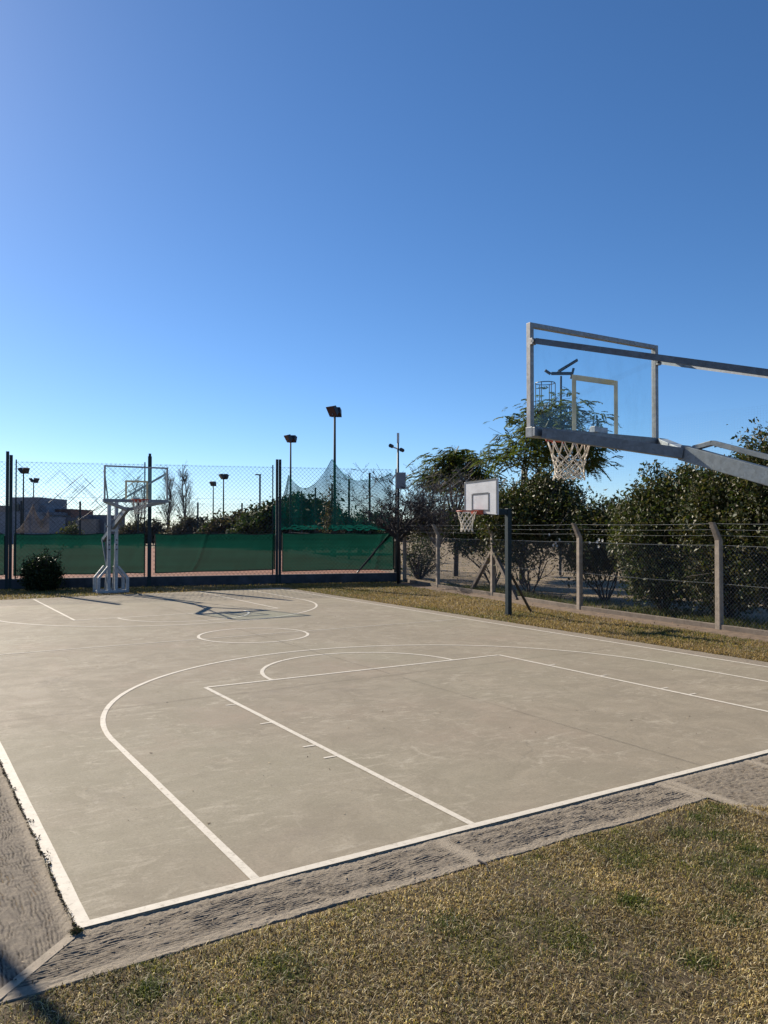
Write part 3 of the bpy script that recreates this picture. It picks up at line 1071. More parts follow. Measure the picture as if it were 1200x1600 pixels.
def make_hoop(loc_, rz, label, group, seed):
    t = thing("basketball_hoop", loc_, label, "basketball hoop", group, rz)
    HW, ZB, ZT = 0.90, 2.905, 3.985
    beam_t = ZB + 0.095
    m = MB()
    for s in (-1, 1):
        m.box((s * (HW - 0.0225), 0, (beam_t + ZT) / 2), (0.045, 0.055, ZT - beam_t - 0.002))
    m.box((0, 0, ZT - 0.022), (2 * HW - 0.092, 0.050, 0.044))
    for s in (-1, 1):                       # lugs on the side bars for the upper struts
        m.box((s * (HW - 0.02), -0.045, 3.80), (0.05, 0.03, 0.06))
    m.build("backboard_frame", M['alu'], t, bevel=0.003)
    m = MB()
    m.box((0, -0.02, ZB + 0.0475), (2 * HW + 0.03, 0.09, 0.095))
    for s in (-1, 1):
        m.box((s * (HW - 0.03), -0.085, ZB + 0.045), (0.09, 0.035, 0.085))
    m.build("bottom_beam", M['steel'], t, bevel=0.004)
    m = MB()
    m.box((0, 0.004, (beam_t + ZT - 0.046) / 2), (2 * HW - 0.094, 0.012, ZT - 0.048 - beam_t))
    gl = m.build("glass_panel", M['glass'], t)
    m = MB()
    z1 = beam_t + 0.56
    for s in (-1, 1): m.box((s * 0.295, 0.0125, (beam_t + 0.004 + z1) / 2), (0.055, 0.003, z1 - beam_t - 0.008))
    m.box((0, 0.0125, z1 - 0.0275), (0.533, 0.003, 0.055))
    m.build("target_square", M['target'], gl)
    # rim
    zr = ZB + 0.075
    m = MB()
    torus(m, (0, 0.375, zr), 0.232, 0.010, 40, 8)
    m.tube([(-0.10, 0.06, zr - 0.01), (-0.15, 0.20, zr - 0.012)], 0.010, 6)
    m.tube([(0.10, 0.06, zr - 0.01), (0.15, 0.20, zr - 0.012)], 0.010, 6)
    m.box((0, 0.075, zr - 0.035), (0.22, 0.10, 0.09))
    m.box((0, 0.120, zr - 0.055), (0.13, 0.07, 0.05))
    for k in range(12):
        a = 2 * math.pi * k / 12
        m.box((0.232 * math.cos(a), 0.375 + 0.232 * math.sin(a), zr - 0.014), (0.02, 0.02, 0.016), a)
    m.build("rim", M['rim'], t, bevel=0.0)
    m = MB()
    m.box((0, -0.03, beam_t + 0.028), (0.20, 0.055, 0.056))
    m.box((-0.08, -0.05, beam_t + 0.03), (0.05, 0.06, 0.06))
    m.build("rim_bracket", M['white_steel'], t, bevel=0.004)
    hoop_net((0, 0.375, zr - 0.015), 0.226, 0.40, 0.145, 0.0054, seed).build("net", M['net'], t, True)
    # fork arms under the board to the apex
    AP = Vector((0, -1.06, 2.715))
    for s in (-1, 1):
        m = MB()
        m.bar((s * (HW - 0.06), -0.125, ZB + 0.030), (s * 0.03, -1.03, AP.z), 0.085, 0.095)
        m.build("fork_arm", M['steel'] if s < 0 else M['white_steel'], t, bevel=0.005)
    m = MB()
    E_ = Vector((0, -4.15, 1.72))
    m.bar(AP + Vector((0, 0.05, 0.012)), E_, 0.10, 0.135)
    m.build("main_arm", M['steel'], t, bevel=0.006)
    d = (E_ - AP).normalized()
    up = Vector((0, -d.z, d.y)) if d.y > 0 else Vector((0, d.z, -d.y))
    if up.z < 0: up = -up
    m = MB()
    a0 = AP + d * 0.05 + up * 0.06; a1 = AP + d * 0.22 + up * 0.145; a2 = AP + d * 1.55 + up * 0.145; a3 = AP + d * 1.72 + up * 0.06
    m.bar(a0, a1, 0.055, 0.042); m.bar(a1, a2, 0.055, 0.042); m.bar(a2, a3, 0.055, 0.042)
    for q in (0.82, 1.30):
        m.bar(AP + d * q + up * 0.06, AP + d * q + up * 0.128, 0.045, 0.045)
    m.build("arm_truss", M['steel'], t, bevel=0.004)
    # posts
    for s in (-1, 1):
        m = MB()
        m.box((s * 0.112, -2.85, 1.5), (0.098, 0.12, 3.0))
        po = m.build("post", M['white_steel'], t, bevel=0.006)
        for z in (1.74, 1.59, 1.43):
            MB().tube([(s * 0.112, -2.792, z), (s * 0.112, -2.772, z)], 0.026, 8).build("bolt", M['black'], po)
    m = MB()
    m.box((0, -2.85, 3.03), (0.36, 0.07, 0.055))
    m.build("cross_bar", M['white_steel'], t)
    MB().box((0, -2.80, 2.06), (0.122, 0.06, 0.07)).build("spacer", M['white_steel'], t)
    MB().tube([(-0.2, -2.85, 2.20), (0.2, -2.85, 2.20)], 0.03, 8).build("pivot_bar", M['steel'], t)
    for s in (-1, 1):
        m = MB()
        m.bar((s * (HW - 0.03), -0.075, 3.80), (s * 0.20, -2.62, 3.06), 0.036, 0.052)
        m.tube([(s * 0.20, -2.62, 3.06), (s * 0.17, -2.82, 3.00)], 0.015, 6)
        m.tube([(s * (HW + 0.005), -0.062, 3.80), (s * (HW - 0.07), -0.062, 3.80)], 0.016, 8)
        m.build("upper_strut", M['steel_dark'], t)
    # base
    m = MB()
    for y in (-2.74, -3.30):
        m.box((0, y, 0.05), (0.98, 0.07, 0.10))
        for s in (-1, 1):
            m.box((s * 0.44, y, 0.30), (0.095, 0.07, 0.40))
            m.bar((s * 0.44, y, 0.495), (s * 0.15, y, 0.87), 0.07, 0.075, (0, 1, 0))
    for s in (-1, 1):
        m.box((s * 0.44, -3.02, 0.05), (0.07, 0.49, 0.08))
        m.bar((s * 0.112, -3.28, 0.1), (s * 0.112, -2.92, 1.3), 0.06, 0.06)
    m.build("base_frame", M['white_steel'], t, bevel=0.004)
    # rear ties
    m = MB()
    m.tube([(-0.06, -4.10, 1.72), (-0.20, -4.55, 0.75), (-0.34, -5.10, 0.0)], 0.030, 6)
    m.tube([(-0.05, -4.10, 1.72), (-0.05, -4.12, 2.32)], 0.026, 6)
    m.tube([(0.06, -4.05, 1.74), (0.11, -3.05, 0.70)], 0.022, 6)
    m.build("rear_tie", M['steel'], t)
    return t


hoop = make_hoop((0.05, 1.20, 0), 0, "nearest hoop, glass backboard seen from behind with its galvanised arms", "glass backboard hoops of the court", 3)
far = copy_tree(hoop)
far["label"] = "far hoop with glass backboard on white posts in front of the green windscreens"
far.location = (0.0, 18.5, 0.0)
far.rotation_euler = (0, 0, math.pi)
far.scale = (1, 1, 0.955)

# ---- side hoop: small white board on a dark teal pole
sh = thing("side_hoop", (6.43, 9.91, 0), "small side hoop with white board and grey square on a dark teal pole", "basketball hoop")
MB().box((0, 0, 1.255), (0.115, 0.115, 2.51)).build("pole", M['teal'], sh, bevel=0.008)
MB().box((-0.43, 0, 2.425), (0.74, 0.09, 0.14)).build("arm", M['teal'], sh, bevel=0.006)
m = MB()
m.bar((0.03, 0.0, 1.02), (1.03, 0.34, -0.03), 0.045, 0.045)
m.build("brace", M['black'], sh)
# board facing -X, slightly fan-shaped
bx = -0.815
yl, yr = 0.60, -0.60
corners = [(yl, 2.42), (yr, 2.35), (yr, 3.17), (yl, 3.13)]
m = MB()
vs = [(bx + o, y, z) for o in (-0.02, 0.02) for y, z in corners]
m.add(vs, [(0, 1, 2, 3), (7, 6, 5, 4), (0, 4, 5, 1), (1, 5, 6, 2), (2, 6, 7, 3), (3, 7, 4, 0)])
bd = m.build("backboard", M['board_white'], sh)
m = MB()
xf = bx - 0.0235


def ln3(p, q, wd):
    m.bar((xf, *p), (xf, *q), 0.005, wd, (0, 0, 1) if abs(p[1] - q[1]) < abs(p[0] - q[0]) else (0, 1, 0))


ln3((yl - 0.02, 2.44), (yl - 0.02, 3.11), 0.04)
ln3((yr + 0.02, 2.37), (yr + 0.02, 3.15), 0.04)
ln3((yl - 0.042, 3.112), (yr + 0.042, 3.148), 0.04)
ln3((0.30, 2.45), (0.30, 2.84), 0.04); ln3((-0.30, 2.43), (-0.30, 2.85), 0.04); ln3((0.278, 2.832), (-0.278, 2.842), 0.04)
ln3((0.278, 2.47), (-0.278, 2.45), 0.035)
m.build("painted_border", M['board_grey'], bd)
m = MB()
torus(m, (bx - 0.40, 0.02, 2.435), 0.225, 0.014, 32, 8)
m.box((bx - 0.10, 0.02, 2.41), (0.15, 0.26, 0.10)); m.box((bx - 0.19, 0.02, 2.415), (0.10, 0.16, 0.05))
m.build("rim", M['rim'], sh)
hoop_net((bx - 0.40, 0.02, 2.42), 0.222, 0.44, 0.125, 0.0085, 8, 10, (0, .18, .34, .5, .66, .82, 1.0)).build("net", M['net'], sh, True)

# ================================================================== RIGHT FENCE with concrete posts
RP = [(7.55, -2.6), (8.02, 1.55), (8.44, 5.74), (8.86, 10.0), (9.62, 14.32), (10.15, 17.9), (10.75, 20.9)]
rf = thing("concrete_post_fence", (*RP[2], 0), "chain link fence on bent concrete posts between the court and the bushes", "fence")


def rl(p, z): return (p[0] - RP[2][0], p[1] - RP[2][1], z)


for i, p in enumerate(RP):
    q = RP[min(i + 1, len(RP) - 1)]; o = RP[max(i - 1, 0)]
    a = math.atan2(q[1] - o[1], q[0] - o[0])
    m = MB()
    zb, zt = 1.80, 2.17
    sx, sy = 0.055, 0.065
    ring = []
    for (dx, z, k) in ((0, -0.05, 1.08), (0, zb, 1.0), (-0.19, zt, 0.82)):
        ca, sa = math.cos(a - math.pi / 2), math.sin(a - math.pi / 2)
        for (x, y) in ((-sx, -sy + .015), (-sx + .015, -sy), (sx - .015, -sy), (sx, -sy + .015), (sx, sy - .015), (sx - .015, sy), (-sx + .015, sy), (-sx, sy - .015)):
            X, Y = x * k + dx, y * k
            ring.append((p[0] - RP[2][0] + X * ca - Y * sa, p[1] - RP[2][1] + X * sa + Y * ca, z))
    fs = [tuple(range(7, -1, -1)), tuple(range(16, 24))]
    for l_ in range(2):
        for k in range(8):
            fs.append((l_ * 8 + k, l_ * 8 + (k + 1) % 8, l_ * 8 + 8 + (k + 1) % 8, l_ * 8 + 8 + k))
    m.add(ring, fs)
    m.build("post", M['post_conc'], rf)
for (i, dx, dy) in ((4, 0.55, 1.75), (4, -0.30, -1.45)):
    m = MB()
    p = RP[i]
    m.bar(rl(p, 1.38), (p[0] + dx - RP[2][0], p[1] + dy - RP[2][1], -0.02), 0.11, 0.11)
    m.build("brace", M['kerb'], rf, bevel=0.01)
for p, q in zip(RP[:-1], RP[1:]):
    m = MB()
    chain(rl(p, 0), rl(q, 0), 0.10, 1.70, 0.088, 0.0019, m, 0.05)
    m.build("mesh_panel", M['wire'], rf)
m = MB()
for (dx, z, r_) in ((0, 0.92, 0.003), (0, 1.70, 0.003), (-0.06, 1.90, 0.0022), (-0.11, 2.02, 0.0022), (-0.165, 2.14, 0.0028)):
    for p, q in zip(RP[:-1], RP[1:]):
        pts = []
        for k in range(7):
            s = k / 6
            pts.append(rl((p[0] + (q[0] - p[0]) * s + dx, p[1] + (q[1] - p[1]) * s), z - 0.02 * 4 * s * (1 - s)))
        m.tube(pts, r_, 4, cap=False)
m.build("wire", M['wire'], rf)
m = MB()
for p, q in zip(RP[:-1], RP[1:]):
    m.bar(rl(p, 0.01), rl(q, 0.01), 0.09, 0.16)
m.build("kerb", M['kerb'], rf, bevel=0.012)

# ---- camera pole at the end of the tennis fence
b = base_at(622, 29.0)
cp = thing("camera_pole", b, "slim pole with two small cameras and a grey control box beside the green net", "camera pole")
MB().tube([(0, 0, 0), (0, 0, 2.4), (0, 0, 5.2)], [0.055, 0.05, 0.036], 8).build("pole", M['black'], cp, True)
MB().box((0.09, -0.05, 3.78), (0.36, 0.22, 0.60), -YAW).build("control_box", M['box_grey'], cp, bevel=0.01)
MB().box((0, 0, 5.36), (0.09, 0.09, 0.36), -YAW).build("antenna", M['camera_white'], cp)
MB().tube([(-0.16, 0.10, 5.02), (0, 0, 4.95), (0.12, -0.08, 4.93)], 0.025, 6).build("camera_arm", M['camera_white'], cp)
for (x, y, z) in ((-0.19, 0.12, 5.05), (0.14, -0.09, 4.90)):
    m = MB()
    m.tube([(x - 0.10, y - 0.04, z + 0.02), (x + 0.04, y + 0.04, z)], [0.075, 0.07], 8)
    m.build("camera_head", M['black'], cp)
# concrete stub at the fence end
t = thing("concrete_post", (*(FB + FD * 0.02 + FN * 0.25), 0.28), "leaning pale concrete stub post at the end of the green windscreen", "post")
m = MB()
m.bar((-0.06, 0, 1.55), (0.02, 0, 0.0), 0.13, 0.13)
m.tube([(-0.12, 0, 1.22), (0.2, -0.05, 1.2)], 0.02, 5)
m.build("shaft", M['post_conc'], t, bevel=0.012)

# ---- solid mast and ladder cage added in place of a reflection in the glass
b = base_at(875, 34.0)
sm = thing("reflection_mast", b, "thin mast with tilted solar panel frame and cage, added in place of a reflection in the near backboard glass", "mast")
MB().tube([(0, 0, 0), (0.10, 0, 8.62)], [0.06, 0.045], 8).build("pole", M['black'], sm)
m = MB()
rx, ry = _r[0], _r[1]


def lat(a, z): return (rx * a, ry * a, z)


m.tube([lat(-0.05, 8.85), lat(0.78, 9.35), lat(0.80, 9.28), lat(0.0, 8.78)], 0.028, 5)
m.bar(lat(-0.08, 8.80), lat(0.74, 9.26), 0.5, 0.03)
m.build("solar_panel", M['black'], sm)
m = MB()
m.bar(lat(-0.35, 8.72), lat(0.55, 8.72), 0.12, 0.12)
m.bar(lat(-0.62, 8.86), lat(-0.38, 8.70), 0.14, 0.09)
m.bar(lat(0.50, 8.50), lat(0.62, 8.95), 0.09, 0.09)
m.build("lamp_head", M['black'], sm)
m = MB()
for k in range(6):
    a = 2 * math.pi * k / 6 + 0.4
    x0, y0 = -0.62 * rx + 0.42 * math.cos(a), -0.62 * ry + 0.42 * math.sin(a)
    m.tube([(x0, y0, 3.0), (x0 + 0.02, y0, 8.30)], 0.018, 4)
for z in (4.0, 5.2, 6.4, 8.3):
    ring = [(-0.62 * rx + 0.42 * math.cos(2 * math.pi * k / 16), -0.62 * ry + 0.42 * math.sin(2 * math.pi * k / 16), z) for k in range(17)]
    m.tube(ring, 0.02, 4, cap=False)
m.build("ladder_cage", M['black'], sm)


# ================================================================== PLANTS
def leaf_mesh(C_, size, rg, pal, flat=0.0, aspect=2.2, fold=0.25):
    """one folded diamond leaf per centre"""
    N = len(C_)
    d = rg.normal(size=(N, 3)); d[:, 2] *= (1 - flat); d /= np.linalg.norm(d, axis=1)[:, None]
    e = rg.normal(size=(N, 3)); e -= d * np.sum(d * e, 1)[:, None]; e /= np.linalg.norm(e, axis=1)[:, None]
    if flat:
        up = np.tile([0, 0, 1.0], (N, 1)); e2 = np.cross(d, up); e2 /= np.linalg.norm(e2, axis=1)[:, None] + 1e-9
        e = e * (1 - flat) + e2 * flat; e /= np.linalg.norm(e, axis=1)[:, None]
    nrm = np.cross(d, e)
    s = size * np.clip(rg.lognormal(-0.05, 0.34, N), 0.35, 2.0)[:, None]
    V = np.empty((N, 4, 3))
    V[:, 0] = C_ - d * s
    V[:, 1] = C_ + e * s / aspect * 1.0 + nrm * s * fold
    V[:, 2] = C_ + d * s
    V[:, 3] = C_ - e * s / aspect * 1.0 + nrm * s * fold
    F = np.arange(N * 4).reshape(N, 4)
    pal = np.array(pal)
    ci = rg.integers(0, len(pal), N)
    col = pal[ci] * rg.uniform(0.7, 1.35, N)[:, None]
    cols = np.repeat(col, 4, 0)
    return V.reshape(-1, 3), F, cols


GREEN_DARK = [(0.036, 0.052, 0.014), (0.048, 0.064, 0.018), (0.028, 0.042, 0.013), (0.066, 0.072, 0.022), (0.080, 0.066, 0.026), (0.11, 0.095, 0.045)]
GREEN_MID = [(0.050, 0.080, 0.018), (0.070, 0.095, 0.025), (0.040, 0.066, 0.018), (0.090, 0.095, 0.026)]
LIGHT_FEATHER = [(0.13, 0.155, 0.045), (0.10, 0.125, 0.040), (0.17, 0.175, 0.06), (0.075, 0.10, 0.034)]
GREEN_FAR = [(0.040, 0.066, 0.022), (0.032, 0.054, 0.02), (0.055, 0.070, 0.026)]
BROWN_FAR = [(0.085, 0.070, 0.042), (0.065, 0.058, 0.038), (0.075, 0.075, 0.040), (0.10, 0.078, 0.05)]


def stems(mb, base, n, h, spread, r, rg, tips=None, lv=2, lean=0.0, sides=5, minr=0.006, wig=0.12):
    """multi-stemmed shrub skeleton, branching lv times"""
    b3 = np.array(base, float)
    mb.tube([b3 - [0, 0, 0.06], b3 + [0, 0, 0.05], b3 + [0, 0, 0.12]], [0.16, 0.14, 0.05], 7)

    def grow(p, d, L, rr, l_):
        k = 4
        pts = [p.copy()]; dd = d.copy()
        for i in range(k):
            dd = dd + rg.normal(size=3) * wig; dd[2] += 0.03; dd /= np.linalg.norm(dd)
            pts.append(pts[-1] + dd * L / k)
        rad = [max(minr, rr * (1 - 0.5 * i / k)) for i in range(k + 1)]
        mb.tube(pts, rad, sides if rr > 0.02 else 3, cap=False)
        if tips is not None: tips.append((pts[-1], dd, l_))
        if l_ > 0:
            for _ in range(rg.integers(2, 5)):
                i = rg.integers(1, k + 1)
                nd = dd + rg.normal(size=3) * 0.62; nd[2] = abs(nd[2]) * 0.6 + 0.15; nd /= np.linalg.norm(nd)
                grow(pts[i].copy(), nd, L * rg.uniform(0.45, 0.8), rad[i] * 0.65, l_ - 1)
    for i in range(n):
        a = 2 * math.pi * (i + rg.uniform(-.3, .3)) / n
        d = np.array([math.cos(a) * spread, math.sin(a) * spread, 1.0]); d[0] += lean; d /= np.linalg.norm(d)
        grow(np.array(base, float) + np.array([math.cos(a), math.sin(a), 0]) * 0.06, d, h * rg.uniform(0.6, 1.0), r * rg.uniform(0.7, 1.1), lv)


def blob_clusters(lobes, ncl, per, crad, rg, hollow=0.35):
    """leaf centres clumped inside a union of ellipsoid lobes (c, (rx, ry, rz))"""
    vol = np.array([l_[1][0] * l_[1][1] * l_[1][2] for l_ in lobes]) ** 0.75
    pick = rg.choice(len(lobes), ncl, p=vol / vol.sum())
    d = rg.normal(size=(ncl, 3)); d /= np.linalg.norm(d, axis=1)[:, None]
    rad = (hollow + (1.06 - hollow) * rg.random(ncl) ** 0.55)[:, None]
    C_ = np.array([lobes[i][0] for i in pick]) + d * rad * np.array([lobes[i][1] for i in pick])
    cr = crad * rg.uniform(0.5, 1.4, ncl)
    P = np.repeat(C_, per, 0) + rg.normal(size=(ncl * per, 3)) * np.repeat(cr, per)[:, None]
    return P


def shrub(name, b, lobes, label, cat, ncl, per, crad, lsize, pal, mat='leaf', nst=6, hst=1.6, rst=0.035, spread=0.45, group=None, seed=0, bark='bark', zmin=0.12, sprouts=0):
    rg = np.random.default_rng(seed)
    t = thing(name, (b[0], b[1], -0.04), label, cat, group)
    m = MB()
    tps = []
    stems(m, (0, 0, 0), nst, hst, spread, rst, rg, tps, 2)
    tps = np.array([q_[0] for q_ in tps])
    L = [(np.array(c_), np.array(r_)) for c_, r_ in lobes]
    P = blob_clusters(L, ncl, per, crad, rg)
    if sprouts:
        for _ in range(sprouts):
            c0, r0 = L[rg.integers(len(L))]
            a = rg.uniform(0, 2 * math.pi)
            p = c0 + np.array([math.cos(a) * r0[0] * .7, math.sin(a) * r0[1] * .7, r0[2] * .65])
            dd = np.array([math.cos(a) * .4, math.sin(a) * .4, 1.0]); q = p + dd * rg.uniform(.25, .6)
            o = tps[np.argmin(np.linalg.norm(tps - p, axis=1))]
            m.tube([o, p, (p + q) / 2 + rg.normal(size=3) * .03, q], [0.012, 0.010, 0.008, 0.005], 4, cap=False)
            s = rg.random(40)[:, None]
            P = np.concatenate([P, p + (q - p) * s + rg.normal(size=(40, 3)) * 0.06])
    m.build("stem", M[bark], t)
    P = P[P[:, 2] > zmin]
    V, F, cols = leaf_mesh(P, lsize * 0.80, rg, pal)
    np_mesh("foliage", V, F, M[mat], t, cols)
    return t


# --- bushes behind the right fence
shrub("bush", (10.75, 13.9), [((0, 0, 2.55), (1.25, 1.2, 0.95)), ((0.3, -0.5, 3.0), (0.8, 0.8, 0.75)), ((-0.6, 0.5, 2.5), (0.9, 0.9, 0.75)), ((0.7, -0.5, 2.4), (0.9, 0.9, 0.9)), ((0.1, -1.3, 2.2), (0.8, 0.8, 0.8)), ((-.3, 0.2, 1.4), (0.8, 0.8, 0.5))],
      "dark leafy bush with bare lower stems behind the fence, just right of the side hoop", "bush", 520, 66, 0.19, 0.060, GREEN_DARK, nst=7, hst=1.5, seed=11, sprouts=14, group="bushes behind the concrete post fence")
shrub("bush", (11.2, 11.3), [((0, 0, 1.9), (1.0, 1.0, 0.85)), ((0.3, -0.9, 1.85), (0.8, 0.8, 0.75)), ((-.2, .3, 1.3), (0.7, 0.7, 0.6))],
      "dark bush with white flowers behind the middle concrete post", "bush", 380, 66, 0.19, 0.058, GREEN_DARK, nst=7, hst=1.4, seed=12, sprouts=10, group="bushes behind the concrete post fence")
shrub("bush", (10.3, 8.6), [((0, 0, 2.0), (1.05, 1.1, 1.2)), ((0.2, 0.7, 1.9), (0.75, 0.75, 0.85)), ((0.2, -0.7, 2.6), (0.8, 0.8, 0.9)), ((0.0, 0.1, 2.9), (0.4, 0.4, 0.45)), ((-.2, -0.2, 1.0), (0.85, 0.9, 0.7))],
      "dense bush with ragged light green top between the two nearest concrete posts", "bush", 640, 68, 0.17, 0.056, GREEN_DARK + [(0.09, 0.11, 0.03)], nst=8, hst=1.5, seed=13, sprouts=26, zmin=0.1, group="bushes behind the concrete post fence")
shrub("bush", (10.0, 6.6), [((0, 0, 2.1), (1.0, 1.0, 1.25)), ((0.3, -0.5, 2.7), (0.8, 0.8, 0.95)), ((-.1, .2, 0.95), (0.78, 0.8, 0.7))],
      "dense dark bush reaching the ground directly behind the nearest concrete post", "bush", 560, 68, 0.17, 0.054, GREEN_DARK, nst=8, hst=1.5, seed=14, sprouts=14, zmin=0.1, group="bushes behind the concrete post fence")
shrub("bush", (9.75, 5.2), [((0, 0, 2.2), (0.95, 0.95, 1.3)), ((0.1, 0.1, 3.1), (0.75, 0.75, 0.95)), ((0.2, -0.8, 2.9), (0.8, 0.8, 1.0)), ((0, 0.3, 1.1), (0.6, 0.7, 0.65))],
      "tallest dark glossy bush at the right frame edge under the galvanised arm", "bush", 640, 68, 0.17, 0.052, GREEN_DARK, nst=8, hst=1.7, seed=15, sprouts=20, zmin=0.3, group="bushes behind the concrete post fence")
shrub("bush", (12.2, 17.4), [((0, 0, 2.1), (0.95, 0.95, 0.75)), ((-0.5, 0.6, 1.75), (0.8, 0.8, 0.6)), ((0.5, -0.4, 2.5), (0.8, 0.8, 0.7))],
      "open bush with arching bare stems behind the small white side board", "bush", 260, 44, 0.20, 0.062, GREEN_DARK + GREEN_MID, nst=6, hst=1.5, seed=16, sprouts=8, group="bushes behind the concrete post fence")
# white flowers
fl = thing("white_flowers", (10.6, 11.5, 1.75), "cluster of white blossoms on the bush above the fence mesh", "flowers")
rgf = np.random.default_rng(5)
m = MB()
for k in range(12):
    c0 = np.array([rgf.uniform(-.5, -.3), rgf.uniform(-1.0, 1.0), rgf.uniform(-.22, .15)])
    for q in range(5):
        a = 2 * math.pi * q / 5
        m.add([c0, c0 + 0.033 * np.array([-.3, math.cos(a), math.sin(a)]), c0 + 0.045 * np.array([-.5, math.cos(a + .5), math.sin(a + .5)]), c0 + 0.033 * np.array([-.3, math.cos(a + 1.0), math.sin(a + 1.0)])], [(0, 1, 2, 3)])
m.build("blossom", M['flower'], fl)


# --- feathery tall tree
def feather_tree(name, b, h, crown, label, seed, nspray, lsz=0.30, pal=GREEN_MID, nb=9):
    rg = np.random.default_rng(seed)
    t = thing(name, (b[0], b[1], -0.04), label, "tree")
    m = MB()
    m.tube([(0, 0, 0), (0.05, 0, h * 0.25), (0, 0.05, h * 0.42)], [0.11, 0.095, 0.075], 8, cap=False)
    cc, cr = np.array(crown[0]), np.array(crown[1])
    fork = np.array([0, 0.04, h * 0.40])
    # foliage pads: clumps of sprays spread over the upper crown with sky between them
    pads = []
    tries = 0
    while len(pads) < nb * 4 and tries < 4000:
        tries += 1
        d = rg.normal(size=3); d /= np.linalg.norm(d)
        if d[2] < -0.45: continue
        q = cc + d * cr * rg.uniform(0.55, 1.0)
        if all(np.linalg.norm((q - o) * [1, 1, 1.5]) > 0.30 * cr[0] for o in pads): pads.append(q)
    limbs = []
    for i in range(7):
        a = 2 * math.pi * i / 7 + rg.uniform(-.3, .3)
        e = cc + np.array([math.cos(a) * cr[0] * .45, math.sin(a) * cr[1] * .45, cr[2] * rg.uniform(-.15, .45)])
        md = fork * .5 + e * .5 + np.array([0, 0, -0.12]) + rg.normal(size=3) * .08
        m.tube([fork, fork * .7 + md * .3, md, md * .45 + e * .55, e], [0.062, 0.052, 0.042, 0.032, 0.022], 6, cap=False)
        limbs += [md, md * .45 + e * .55, e]
    limbs = np.array(limbs)
    for q in pads:
        o = limbs[np.argmin(np.linalg.norm(limbs - q, axis=1) + np.maximum(0, limbs[:, 2] - q[2]) * 2)]
        md = (o + q) / 2 + rg.normal(size=3) * .10 + np.array([0, 0, .05])
        m.tube([o, md, q], [0.022, 0.016, 0.009], 4, cap=False)
        for _ in range(5):
            e = q + rg.normal(size=3) * np.array([.38, .38, .16])
            m.tube([md * .3 + q * .7, e], [0.010, 0.006], 3, cap=False)
    m.build("trunk", M['bark'], t)
    Vs, Fs, Cs, n0 = [], [], [], 0
    wts = rg.uniform(0.3, 1.0, len(pads)); wts /= wts.sum()
    for k in range(nspray):
        c0 = pads[rg.choice(len(pads), p=wts)]
        off = rg.normal(size=3) * np.array([0.34, 0.34, 0.17])
        p = c0 + off
        d = np.array([off[0] + rg.normal() * .18, off[1] + rg.normal() * .18, rg.uniform(-0.28, 0.16)]); d /= np.linalg.norm(d)
        sd = np.cross(d, [0, 0, 1.0]); sd /= np.linalg.norm(sd) + 1e-9
        L = lsz * rg.uniform(0.7, 1.5)
        nl = 11
        col = np.array(pal[rg.integers(len(pal))]) * rg.uniform(0.7, 1.35)
        for i in range(1, nl + 1):
            s = i / nl
            o = p + d * L * s + np.array([0, 0, -0.35 * L * s * s])
            for sg in (-1, 1):
                ll = L * 0.40 * (1 - 0.55 * abs(s - 0.4)) * rg.uniform(.8, 1.2)
                ld = sd * sg + d * 0.45 + np.array([0, 0, -0.25 + rg.normal() * .12]); ld /= np.linalg.norm(ld)
                wv = d * ll * 0.27
                Vs += [o, o + ld * ll * .5 + wv, o + ld * ll, o + ld * ll * .5 - wv]
                Fs.append((n0, n0 + 1, n0 + 2, n0 + 3)); n0 += 4
                Cs += [col] * 4
    np_mesh("foliage", np.array(Vs), np.array(Fs), M['leaf_soft'], t, np.array(Cs))
    return t


b = base_at(815, 29.0)
feather_tree("feathery_tree", b, 7.7, ((1.0, -0.52, 5.0), (2.15, 2.15, 1.9)), "tall feathery leaved tree with forking trunk behind the near hoop net", 21, 1500, 0.32, LIGHT_FEATHER, 11)
b = base_at(712, 33.5)
feather_tree("feathery_tree", b, 6.0, ((0.10, -0.05, 4.15), (1.35, 1.35, 1.25)), "smaller green feathery tree rising left of the side hoop's white board", 22, 1150, 0.34, LIGHT_FEATHER, 10)


# --- bare twiggy shrubs at the end of the tennis fence
def bare_shrub(name, b, label, seed, trunk_h, n, h, spread, bark, lv=4, r=0.07, leafpal=None, nleaf=0):
    rg = np.random.default_rng(seed)
    t = thing(name, (b[0], b[1], -0.04), label, "shrub")
    m = MB(); tips = []
    if trunk_h > 0.1:
        m.tube([(0, 0, 0), (0.04, 0.02, trunk_h * .5), (0, 0.03, trunk_h)], [r * 1.7, r * 1.4, r * 1.3], 8, cap=False)
    stems(m, (0, 0.02, trunk_h - 0.05), n, h, spread, r, rg, tips, lv, minr=0.006, wig=0.10)
    m.build("branches", M[bark], t)
    if nleaf:
        tp = np.array([q[0] for q in tips])
        P = tp[rg.integers(0, len(tp), nleaf)] + rg.normal(size=(nleaf, 3)) * 0.10
        V, F, cols = leaf_mesh(P, 0.045, rg, leafpal)
        np_mesh("leaves", V, F, M['leaf_soft'], t, cols)
    return t


